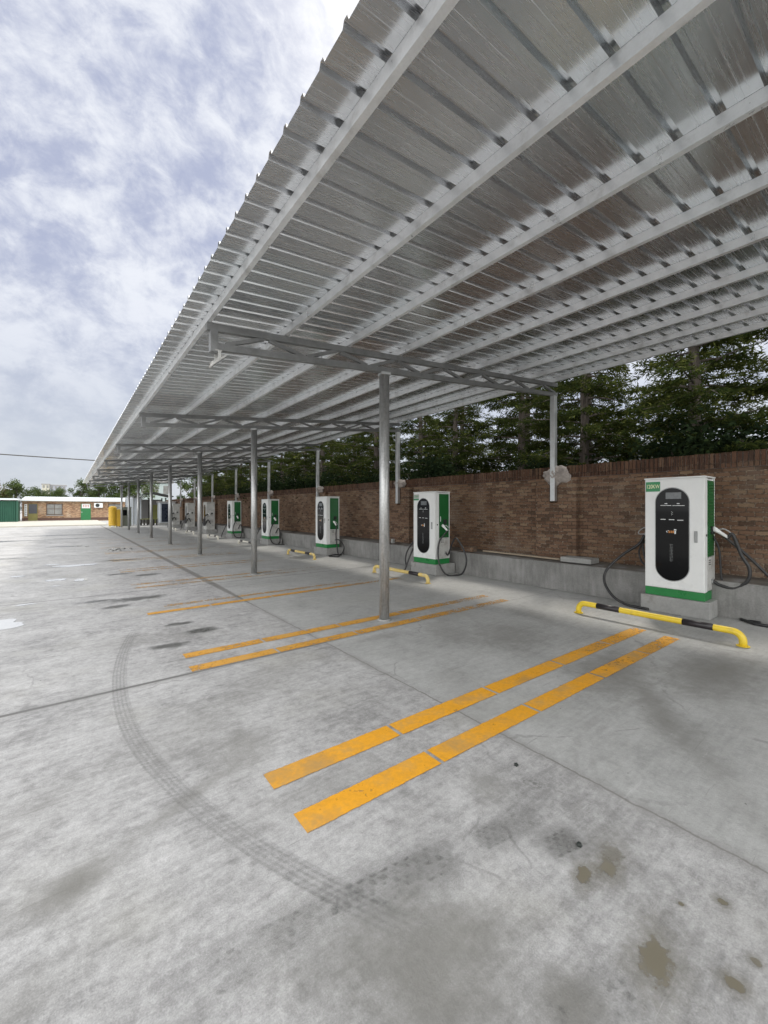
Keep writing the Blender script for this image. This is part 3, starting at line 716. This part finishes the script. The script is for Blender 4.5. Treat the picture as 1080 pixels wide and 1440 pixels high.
tk2 = thing('yellow_bin', 'narrow yellow bin squeezed between the yellow tank and a grey cabinet', 'bin', (3.32,40.35,0))
mb = MB(); mb.box(-.14,.14,-.2,.2,.06,1.42,.03); mb.build('bin_body', M['tank'], tk2)
mb = MB(); mb.box(-.16,.16,-.22,.22,1.421,1.5,.02); mb.build('lid', M['paleyellow'], tk2)
for s_ in (-1,1):
    mb = MB(); mb.tube([(-.03+s_*.1,0,.04),(.03+s_*.1,0,.04)], .04, 12); mb.build('wheel', M['black'], tk2)
M['olive'] = mat('olive_grey_metal', vary((.17,.19,.165), .15, 3, .6, .1))
cb = thing('control_cabinet', 'olive grey metal cabinet with a dark window between the two farthest columns', 'cabinet', (3.95,41.0,0))
mb = MB(); mb.box(-.34,.34,-.25,.25,.05,1.62,.02); mb.build('body', M['olive'], cb)
mb = MB(); mb.box(-.27,.02,-.256,-.2505,.95,1.42); mb.build('window', M['glass'], cb)
mb = MB(); mb.box(.06,.28,-.257,-.2505,.3,1.3,.002); d_ = mb.build('door', M['olive'], cb)
mb = MB(); mb.box(.07,.09,-.275,-.258,.75,.9); mb.build('handle', M['dark'], d_)
mb = MB(); mb.box(-.38,.38,-.29,.29,1.621,1.66,.005); mb.build('top_cap', M['olive'], cb)
M['bluewhite'] = mat('pale_blue_panel', vary((.52,.56,.60), .1, 1.5, .5, .1))
pn = thing('white_partition', 'pale upright partition panel left of the dark roofed shelter', 'partition', (4.75,43.6,0))
mb = MB(); mb.box(-.62,.62,-.04,.04,.05,2.55); mb.build('panel', M['bluewhite'], pn)
for q in (-.62,0,.62):
    mb = MB(); mb.box(q-.03,q+.03,-.075,-.041,0,2.6); mb.build('post', M['steel'], pn)
M['darkroof'] = mat('dark_roofing', vary((.03,.032,.033), .3, 2, .7, .1))
M['darksteel'] = mat('dark_post_paint', vary((.05,.045,.04), .3, 4, .6, .1))
M['yelgreen'] = mat('yellow_green_board', vary((.30,.31,.10), .18, 2, .7, .1, dirt=(.2,.2,.1), dscale=2))
M['greyboard'] = mat('grey_board', vary((.30,.29,.28), .15, 2, .8, .1))
sh = thing('shelter', 'dark gabled open shelter with yellow green back board at the far end', 'shelter', (6.1,43.4,0))
for x_ in (-1.05,.0,1.1):
    for y_ in (-1.0,1.0):
        mb = MB(); mb.box(x_-.05,x_+.05,y_-.05,y_+.05,0,2.55); mb.build('post', M['darksteel'], sh)
mb = MB(); mb.prism([(-1.5,2.58),(0.1,2.95),(1.7,2.62),(1.7,2.70),(0.1,3.05),(-1.5,2.66)], 'y', -1.4, 1.4); mb.build('roof', M['darkroof'], sh)
mb = MB(); mb.box(-1.05,-.05,1.055,1.1,.1,2.4); mb.build('grey_board', M['greyboard'], sh)
mb = MB(); mb.box(.05,1.1,1.055,1.1,.1,1.9); mb.build('back_board', M['yelgreen'], sh)
mb = MB(); mb.box(.05,1.1,1.06,1.095,1.905,2.4); mb.build('upper_board', M['greyboard'], sh)
for k in range(8):
    mb = MB(); mb.box(-.95+k*.25,-.8+k*.25,-.95,-.9,0,.55); mb.build('low_rail_board', M['darksteel'], sh)
mb = MB(); mb.box(-1.0,1.05,-.955,-.945,.56,.62); mb.build('rail_top', M['yelgreen'], sh)
cn = thing('cabin', 'small white cabin with a dark door, right of the shelter', 'cabin', (8.3-1.0,42.2,0))
mb = MB(); mb.box(-.72,.55,-.6,.6,.25,2.1,.02); mb.build('body', M['bluewhite'], cn)
mb = MB(); mb.box(-.8,.62,-.68,.68,2.101,2.2,.01); mb.build('roof', M['greyboard'], cn)
mb = MB(); mb.box(-.58,.16,-.635,-.601,.32,1.98,.005); d_ = mb.build('door', mat('dark_blue_door', vary((.014,.02,.035), .3, 3, .3, .1)), cn)
mb = MB(); mb.box(.08,.11,-.66,-.636,1.0,1.16); mb.build('handle', M['steel'], d_)
mb = MB(); mb.box(-.78,.6,-.66,.66,0,.249,.01); mb.build('base', M['plinth'], cn)

# far brick house and green container
M['whiteroof'] = mat('pale_corrugated_sheet', vary((.62,.66,.67), .1, 1.2, .5, .1))
M['window'] = mat('window_glass', vary((.20,.20,.19), .4, 1.5, .12, .05))
M['frame'] = mat('brown_window_frame', vary((.09,.06,.045), .2, 6, .6, .1))
M['doorgreen'] = mat('green_door_paint', vary((.015,.16,.05), .15, 3, .5, .1))
M['red'] = mat('red_lettering', color=(.55,.05,.05), rough=.6)
HY = 63.0
OH = (2.5, HY, .1)
hs = thing('brick_house', 'low brick building with pale corrugated roof across the far yard', 'house', OH)
mb = MB(); mb.box(-4.2, 6.2, HY, HY+5, 0, 2.5); mb.build('wall', M['brick_far'], hs, OH)
mb = MB(); mb.box(-4.22, 6.2, HY-.03, HY-.002, .1, .42); mb.build('base_course', mat('dark_brick_base', vary((.12,.07,.055), .2, 3, .9, .05)), hs, OH)
mb = MB()
for dz in (0, .03):
    rows = []
    for j, (yy, zz) in enumerate(((HY-.55,2.50),(HY+5.5,3.02))):
        rows.append([mb.bm.verts.new((-4.3+k*.11, yy, zz+dz+(.03 if k%2 else 0))) for k in range(98)])
    for k in range(97): mb.bm.faces.new((rows[0][k],rows[0][k+1],rows[1][k+1],rows[1][k]))
mb.build('roof', M['whiteroof'], hs, OH, fixn=False)
mb = MB(); mb.box(-4.3,6.35,HY-.56,HY-.53,2.42,2.53); mb.build('eaves_board', M['whiteroof'], hs, OH)
def window(x0, x1, z0, z1, m=None):
    k = MB(); k.box(x0, x1, HY-.045, HY-.002, z0, z1); f = k.build('window', M['frame'], hs, OH)
    w_, h_ = (x1-x0), (z1-z0)
    for (a0,a1,b0,b1) in ((.06,.48,.08,.52),(.52,.94,.08,.52),(.06,.48,.57,.93),(.52,.94,.57,.93)):
        k = MB(); k.box(x0+w_*a0, x0+w_*a1, HY-.052, HY-.0455, z0+h_*b0, z0+h_*b1); k.build('pane', m or M['window'], f, OH).parent = f
    k = MB(); k.box(x0-.06, x1+.06, HY-.1, HY-.0455, z0-.08, z0-.002); k.build('sill', M['plinth'], f, OH)
def fixp(): pass
hx = lambda u: None
window(-2.04, -.5, .75, 2.12); window(4.1, 5.5, 1.0, 2.15)
k = MB(); k.box(-3.67,-2.82,HY-.05,HY-.002,.1,2.1); d1 = k.build('door', mat('ochre_door_board', vary((.20,.18,.06), .2, 3, .7, .1)), hs, OH)
k = MB(); k.box(-3.62,-2.87,HY-.06,HY-.0505,.95,2.05); k.build('pane', mat('dark_door_glass', vary((.035,.037,.05), .3, 2, .2, .05)), d1, OH)
k = MB(); k.box(1.27,2.27,HY-.05,HY-.002,.1,2.1); d2 = k.build('door', M['doorgreen'], hs, OH)
k = MB(); k.box(1.34,1.40,HY-.09,HY-.0505,1.0,1.15); k.build('handle', M['steel'], d2, OH)
def sign(label, x0, x1, z0, z1, strokes):
    o = thing('sign', label, 'sign', ((x0+x1)/2, HY-.07, z0))
    k = MB(); k.box(x0, x1, HY-.11, HY-.065, z0, z1); k.build('board', M['print'], o, o.location)
    k = MB()
    for (a0,a1,b0,b1) in strokes: k.box(x0+(x1-x0)*a0, x0+(x1-x0)*a1, HY-.114, HY-.1105, z0+(z1-z0)*b0, z0+(z1-z0)*b1)
    k.build('lettering', M['red'] if x0 > 0 else M['printdim'], o, o.location)
st = []
for q in range(3):
    a0 = .12+q*.28
    st += [(a0,a0+.2,.68,.75),(a0+.02,a0+.18,.48,.55),(a0,a0+.2,.26,.33),(a0+.085,a0+.12,.26,.78)]
sign('white sign with three red characters over the green door of the far house', 1.36, 2.2, 1.58, 2.12, st)
sign('narrow upright white sign beside the left door of the far house', -3.99, -3.75, .65, 2.05, [(.25,.75,.1+.15*k_,.18+.15*k_) for k_ in range(6)])
ac = thing('air_conditioner', 'white outdoor air conditioner unit on the brick house right of the green door', 'air conditioner', (3.05,HY-.25,1.62))
k = MB(); k.box(-.45,.45,-.15,.18,.03,.62,.02); k.build('casing', M['print'], ac)
k = MB(); k.prism([(-.1+.22*math.cos(2*math.pi*q/24), .32+.22*math.sin(2*math.pi*q/24)) for q in range(24)], 'y', -.16, -.151); k.build('fan_grille', M['dark'], ac)
for q in (-.3,.3):
    k = MB(); k.box(q-.03,q+.03,-.14,.24,-.03,.029); k.build('bracket', M['steel'], ac)
def f_corr(t, b):
    p = t.coord('Object'); x, y, z = t.sep(p)
    t.put(b.inputs['Base Color'], t.mix(t.noise(p, 1.2, 5), (.006,.05,.032), (.018,.10,.06))); b.inputs['Roughness'].default_value = .5
M['contgreen'] = mat('dark_green_sheet', f_corr)
ct = thing('container', 'dark green corrugated container at the left end of the far house', 'container', (-7.75,59.2,0))
k = MB(); n_ = 40; pts = []
for q in range(n_):
    x_ = -3.4 + q*.17; pts += [(x_, 0.0),(x_+.05,.05),(x_+.085,.05),(x_+.135,0.0)]
pts += [(3.4,0),(3.4,3.5),(-3.4,3.5)]
k.prism(pts, 'z', .0, 2.35); k.build('body', M['contgreen'], ct)
k = MB(); k.box(-3.6,3.55,-.3,3.7,2.452,2.53); k.box(-3.5,3.45,-.2,3.6,2.531,2.64); k.build('roof', M['whiteroof'], ct)
for x_ in (-3.42,3.42):
    k = MB(); k.box(x_-.07,x_+.07,-.08,-.001,0,2.45); k.build('corner_post', M['contgreen'], ct)

# apartment blocks far off
def apart(label, x, y, w, d, h, col, floors, bays):
    o = thing('apartment_block', label, 'apartment block', (x,y,0))
    k = MB(); k.box(-w/2,w/2,0,d,0,h); k.build('wall', mat('render_'+label.split()[0], vary(col, .08, .4, .85, .05)), o)
    k = MB(); k.box(-w/2-.3,w/2+.3,-.3,d+.3,h+.005,h+.5); k.build('roof', M['greyboard'], o)
    for f in range(floors):
        for q in range(bays):
            xx = -w/2 + w*(q+.5)/bays; zz = h*(f+.35)/floors
            k = MB(); k.box(xx-w/bays*.28,xx+w/bays*.28,-.06,-.002,zz,zz+h/floors*.5); k.build('window', M['window'], o)
apart('cream narrow apartment block beyond the far trees', -10.3, 310, 3.4, 10, 15.6, (.48,.46,.38), 5, 2)  # this block and the next two: distance haze painted into wall colours
apart('grey apartment block with a stepped end beyond the far trees', -4.7, 312, 7.6, 10, 15.2, (.33,.34,.38), 5, 4)
apart('pinkish apartment block at the left edge beyond the trees', -37, 300, 14, 10, 15.0, (.42,.36,.34), 5, 5)
apart('pale green tinted building glimpsed above the shelter roof', 12.9, 86, 5.4, 8, 6.3, (.40,.46,.45), 2, 3)

# overhead cable between two poles
M['pole'] = mat('pole_concrete', vary((.38,.37,.35), .15, 2, .85, .05))
for x_, lb in ((-17, 'concrete utility pole left of the yard carrying the overhead cable'), (24, 'concrete utility pole behind the trees carrying the overhead cable')):
    o = thing('utility_pole', lb, 'utility pole', (x_,50.2,0))
    k = MB(); k.tube([(0,0,0),(0,0,7.6)], [.16,.1], 14); k.build('pole_shaft', M['pole'], o)
    k = MB(); k.box(-.04,.04,-.5,.5,6.5,6.58); k.build('crossarm', M['darksteel'], o)
    k = MB(); k.tube([(0,-.2,6.58),(0,-.2,6.72)], .05, 10); k.build('insulator', M['print'], o)
k = MB(); k.tube([(-17+41*q/40, 50.0, 6.72-.35*4*(q/40)*(1-q/40)) for q in range(41)], .05, 6)
tag(k.build('overhead_cable', M['darksteel'], None, (-17,50,6.7)), 'dark overhead cable crossing the sky at left', 'cable')

# ------------------------------------------------------------------ vegetation
def f_leaf(c1, c2, c3, tw=.35):
    def fn(t, b):
        p = t.coord('Object'); n = t.noise(p, 1.6, 4, .6); n2 = t.noise(p, 9, 2)
        c = t.mix(t.ss(n, .36, .62), c1, c2); c = t.mix(t.ss(n*.5+n2*.5, .53, .66), c, c3)
        df = t.n('ShaderNodeBsdfDiffuse'); tl = t.n('ShaderNodeBsdfTranslucent'); mx = t.n('ShaderNodeMixShader')
        t.put(df.inputs[0], c); t.put(tl.inputs[0], t.mix(.5, c, c3)); mx.inputs[0].default_value = tw
        t.nt.links.new(df.outputs[0], mx.inputs[1]); t.nt.links.new(tl.outputs[0], mx.inputs[2])
        t.nt.links.new(mx.outputs[0], t.nt.nodes['Material Output'].inputs[0])
    return fn
M['needle'] = mat('cedar_needles', f_leaf((.009,.016,.006), (.030,.045,.013), (.17,.185,.05), .32))  # last tone: yellow-green tips, with sunlit highlights painted in
M['leaf'] = mat('broad_leaves', f_leaf((.04,.062,.025), (.09,.125,.045), (.18,.21,.08)))
M['leafolive'] = mat('olive_leaves', f_leaf((.08,.09,.04), (.15,.15,.065), (.30,.22,.11)))
M['hedge'] = mat('dark_hedge_leaves', f_leaf((.008,.014,.008), (.018,.028,.014), (.04,.06,.02), .2))
def f_bark(t, b):
    p = t.coord('Object'); n = t.noise(t.map(p, sc=(8,8,1.5)), 2.5, 6, .65)
    t.put(b.inputs['Base Color'], t.ramp(n, [(.3,(.03,.024,.02)),(.55,(.085,.07,.058)),(.75,(.17,.145,.125))])); b.inputs['Roughness'].default_value = .95
    t.put(b.inputs['Normal'], t.bump(n, .8, .03))
M['bark'] = mat('bark', f_bark)

def leafquad(mb, c, d, L, w, rng):
    d = d.normalized(); s_ = d.cross(Vector((rng.uniform(-1,1), rng.uniform(-1,1), rng.uniform(-1,1))))
    if s_.length < .01: return
    s_ = s_.normalized()*w*.5
    a = c; m_ = c + d*(L*.5); e = c + d*L
    v = [mb.bm.verts.new(q) for q in (a, m_+s_, e, m_-s_)]; mb.bm.faces.new(v)
def cedar(seed, H=9.5, rad=2.9, z0=1.3, dens=1.0):
    rng = random.Random(seed); tb = MB(); fb = MB()
    lean = Vector((rng.uniform(-.25,.25), rng.uniform(-.25,.25), 0))
    tp = [Vector((0,0,-.1)) + lean*(k/8)**1.5 + Vector((rng.uniform(-.04,.04), rng.uniform(-.04,.04), H*k/8)) for k in range(9)]
    tb.tube(tp, [.17*(1-k/8*.88)+.01 for k in range(9)], 10)
    nb = int(84*dens)
    for i in range(nb):
        f = (i+rng.random())/nb; z = z0 + (H-z0-.2)*f**1.05 + rng.uniform(-.25,.25); q = z/H*8; k = min(7, int(q)); base = tp[k].lerp(tp[k+1], q-k)
        a = i*2.4 + rng.uniform(-.5,.5); L = rad*(1-.85*f)*rng.uniform(.6,1.1)
        hd = Vector((math.cos(a), math.sin(a), 0)); dr = rng.uniform(-.02,.42)
        pts = [base + hd*(L*s_) + Vector((0,0,.16*L*s_ - dr*L*s_*s_ + rng.uniform(-.03,.03))) for s_ in (0,.25,.5,.75,1)]
        tb.tube(pts, [.035*(1-f*.6),.026,.018,.011,.005], 5, caps=False)
        sd = Vector((-hd.y, hd.x, 0)); nt_ = max(6, int(L*10))
        for j in range(nt_):
            s_ = .18 + .82*(j+rng.random())/nt_; m_ = min(3, int(s_*4)); pt = pts[m_].lerp(pts[m_+1], s_*4-m_)
            tl = (.62*(1-s_)+.22)*rng.uniform(.6,1.2)*min(1, L)
            td = (sd*rng.choice((-1,1))*rng.uniform(.5,1) + hd*rng.uniform(.2,.8) + Vector((0,0,rng.uniform(-.35,.12)))).normalized()
            nq = max(12, int(tl*74))
            for r_ in range(nq):
                c = pt + td*(tl*(r_+rng.random())/nq) + Vector((rng.uniform(-.03,.03), rng.uniform(-.03,.03), rng.uniform(-.05,.03)))
                dd = td*.8 + Vector((rng.uniform(-1,1), rng.uniform(-1,1), rng.uniform(-.8,.6)))
                leafquad(fb, c, dd, rng.uniform(.08,.17), rng.uniform(.018,.034), rng)
    return tb, fb
def broad(seed, H=6, rad=2.4, n=4200, ls=.22):
    rng = random.Random(seed); tb = MB(); fb = MB()
    tb.tube([(0,0,-.1),(.05,.03,H*.2),(.1,-.05,H*.42),(.05,.02,H*.7)], [.16,.13,.1,.04], 9)
    cl = []
    for i in range(26):
        a = rng.uniform(0,6.28); r_ = rad*math.sqrt(rng.random())*.85; z = H*rng.uniform(.28,.95); r_ *= math.sqrt(max(.08, 1-((z-H*.55)/(H*.5))**2))
        c = Vector((r_*math.cos(a), r_*math.sin(a), z)); cl.append((c, rng.uniform(.45,.95)))
        tb.tube([(.05,0,H*.3+z*.15), tuple(c*.55+Vector((0,0,H*.15))), tuple(c)], [.06,.035,.012], 5, caps=False)
    for i in range(n):
        c, r_ = rng.choice(cl); v = Vector((rng.gauss(0,1), rng.gauss(0,1), rng.gauss(0,.8))).normalized()*r_*rng.random()**.4
        leafquad(fb, c+v, Vector((rng.uniform(-1,1), rng.uniform(-1,1), rng.uniform(-.7,.5))), ls*rng.uniform(.7,1.3), ls*.6, rng)
    return tb, fb
def tree(name, label, cat, src, loc, rz, sc, group, m):
    o = thing(name, label, cat, loc, group, rz); o.scale = (sc,sc,sc)
    for nm, me in (('trunk', src[0]), ('crown', src[1])):
        c = bpy.data.objects.new(nm, me); COL.objects.link(c); c.parent = o
    return o
def meshes(pair, m):
    out = []
    for k, (mb, mm, nm) in enumerate(((pair[0], M['bark'], 'trunk'), (pair[1], m, 'crown'))):
        me = bpy.data.meshes.new(nm); mb.bm.to_mesh(me); mb.bm.free(); me.materials.append(mm); out.append(me)
    return out
ced = [meshes(cedar(11, 8.2, 2.8), M['needle']), meshes(cedar(23, 8.8, 3.0, 1.5), M['needle']), meshes(cedar(37, 7.8, 2.7, 1.2, 1.1), M['needle'])]
rng = random.Random(5)
spots = [(11.4,-2.6),(11.9,.5),(11.2,2.95),(11.3,5.45),(12.0,7.9),(11.2,10.2),(11.8,12.7),(11.2,15.0),(11.5,17.4),(11.2,20.0),(11.4,22.6),(11.2,25.3),(11.5,28.2),(11.2,31.2),(11.4,34.4),(11.3,37.8),(11.6,41.5)]
words = ['rightmost', 'second from the right', 'third from the right', 'fourth from the right', 'fifth from the right', 'sixth from the right', 'seventh from the right', 'eighth from the right', 'ninth from the right', 'tenth from the right']
for i, (x_, y_) in enumerate(spots):
    lb = 'dark conifer behind the brick wall, %s in the front row of trees' % words[i] if i < 10 else 'dim conifer in the shaded far run of trees behind the brick wall'
    tree('conifer_tree', lb, 'tree', ced[i%3], (x_,y_,0), rng.uniform(0,6.28), rng.uniform(.95,1.1), 'conifers behind the wall' if i < 10 else 'conifers in the shaded far run', None)
for i, (x_, y_) in enumerate(((14.6,3.9),(14.2,6.8),(15,9.6),(14.3,12.6),(14.8,15.4),(14.3,18.4),(14.8,21.5),(14.5,24.8),(14.5,28.6),(14.5,32.5),(14.5,38))):
    tree('conifer_tree', 'conifer of the back row glimpsed through the front trees behind the wall', 'tree', ced[(i+1)%3], (x_,y_,0), rng.uniform(0,6.28), rng.uniform(.95,1.15), 'conifers in the back row', None)
hed = meshes(broad(77, 2.9, 1.5, 5200, .12), M['hedge'])
for i in range(12):
    tree('shrub', 'dark leafy shrub rising just above the wall top under the conifers', 'shrub', hed, (9.75+rng.uniform(-.1,.3), -1.5+i*3.6+rng.uniform(-.5,.5), 0), rng.uniform(0,6.28), rng.uniform(.92,1.12), 'shrubs behind the wall', None)
bro = [meshes(broad(3), M['leaf']), meshes(broad(8, 5.5, 2.6), M['leafolive']), meshes(broad(14, 6.5, 2.2), M['leaf'])]
fx = [(-15,1,1.0),(-11,1,1.0),(-8.0,1,.95),(-5.4,0,.86),(-3.2,0,.74),(-1.0,0,.74),(1.4,2,.86),(3.6,0,.9),(6.0,2,1.12),(8.4,0,1.2),(16.6,2,1.25),(19.8,0,1.3),(23,0,1.3)]
for i, (x_, v_, s_) in enumerate(fx):
    lb = {1: 'olive brown leafed tree above the left end of the far house', 0: 'mid green leafy tree rising behind the far house roof', 2: 'deeper green upright tree rising behind the far house roof'}[v_]
    tree('broadleaf_tree', lb, 'tree', bro[v_], (x_, 72+rng.uniform(-1,2), 0), rng.uniform(0,6.28), s_, {1:'olive trees behind the far house',0:'green trees behind the far house',2:'upright trees behind the far house'}[v_], None)

# rubble on the yard
for i in range(9):
    m_ = blob(0,0,0,.05+.03*rng.random(),.05+.03*rng.random(),.035,i*2.2,2,.5)
    o = m_.build('stone', M['plinth']); o.location = (1.55+rng.uniform(-.35,.35), 18+rng.uniform(-.6,.6), .02)
    tag(o, 'small pale stone in the scatter of rubble far out on the yard', 'stone', 'scattered rubble stones')
for i, (x_, y_, lb) in enumerate(((2.13,1.44,'tiny dark pebble on bare concrete right of the near yellow lines'),(1.85,.92,'tiny dark pebble among the tyre prints in the foreground'))):
    m_ = blob(0,0,0,.012,.012,.01,i*3.1,2,.5); o = m_.build('pebble', M['dark']); o.location = (x_,y_,.008); tag(o, lb, 'pebble')

# ------------------------------------------------------------------ light and sky
SUN_AZ, SUN_EL = 68, 58
w = bpy.data.worlds.new('World'); scn.world = w; w.use_nodes = True
t = NT(w.node_tree); bg = w.node_tree.nodes['Background']
sky = t.n('ShaderNodeTexSky', sky_type='NISHITA'); sky.sun_disc = False; sky.sun_elevation = R(SUN_EL); sky.sun_rotation = R(SUN_AZ)
STR = .1; bg.inputs['Strength'].default_value = STR
d = t.coord('Generated'); dx, dy, dz = t.sep(d)
zz = dz.mx(0.0) + .34; q = t.comb(dx/zz, dy/zz)
n1 = t.noise(q, 1.1, 6, .55, .3); n2 = t.noise(q, 4.6, 7, .62, .35); n3 = t.noise(t.map(d, rot=(.3,.2,.5), sc=(1,1.5,1)), 16, 6, .65, .3)
el = t.ss(dz, .12, .5)
cov = n1*.34 + n2*.36 + n3*.30
cl = t.ss(cov, .42, .59)
S = 1/STR
lav = t.mix(t.ss(dz, .02, .5), (.55*S,.585*S,.65*S), (.42*S,.455*S,.60*S))
wht = t.mix(t.ss(dz, .02, .35), (.64*S,.67*S,.72*S), (.82*S,.84*S,.89*S))
ccol = t.mix(cl*t.lin(el, 0, 1, .6, 1.0), lav, wht)
sd = Vector((math.sin(R(SUN_AZ))*math.cos(R(SUN_EL)), math.cos(R(SUN_AZ))*math.cos(R(SUN_EL)), math.sin(R(SUN_EL))))
dot = t.vm('DOT_PRODUCT', d, tuple(sd), out=1)
glow = t.ss(dot, .84, 1.02)
ccol = t.mix(glow*.75, ccol, (1.5*S,1.46*S,1.38*S))
# unseen brightness added behind the viewer and overhead to lift the shaded foreground
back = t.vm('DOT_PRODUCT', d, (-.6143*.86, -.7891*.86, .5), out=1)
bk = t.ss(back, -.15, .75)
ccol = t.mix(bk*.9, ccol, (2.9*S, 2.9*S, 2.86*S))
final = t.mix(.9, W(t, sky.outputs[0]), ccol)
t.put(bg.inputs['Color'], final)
L = bpy.data.lights.new('sun', 'SUN'); L.energy = 1.7; L.angle = R(7); L.color = (1,.95,.87)
lo = bpy.data.objects.new('sun', L); COL.objects.link(lo); lo.rotation_euler = sd.to_track_quat('Z', 'Y').to_euler()

# ------------------------------------------------------------------ camera
cam = bpy.data.cameras.new('camera'); co = bpy.data.objects.new('camera', cam); COL.objects.link(co)
co.location = (0,0,1.55); co.rotation_euler = (R(90), 0, -math.atan2(.6143,.7891))
cam.sensor_fit = 'HORIZONTAL'; cam.sensor_width = 36; cam.lens = 36*571/1080; cam.shift_y = -5/1080
cam.clip_start = .05; cam.clip_end = 900
scn.camera = co
scn.render.resolution_x = 768; scn.render.resolution_y = 1024
v = scn.view_settings; v.view_transform = 'Standard'; v.look = 'None'; v.exposure = 0.2; v.gamma = 1
scn.cycles.max_bounces = 10; scn.cycles.diffuse_bounces = 6
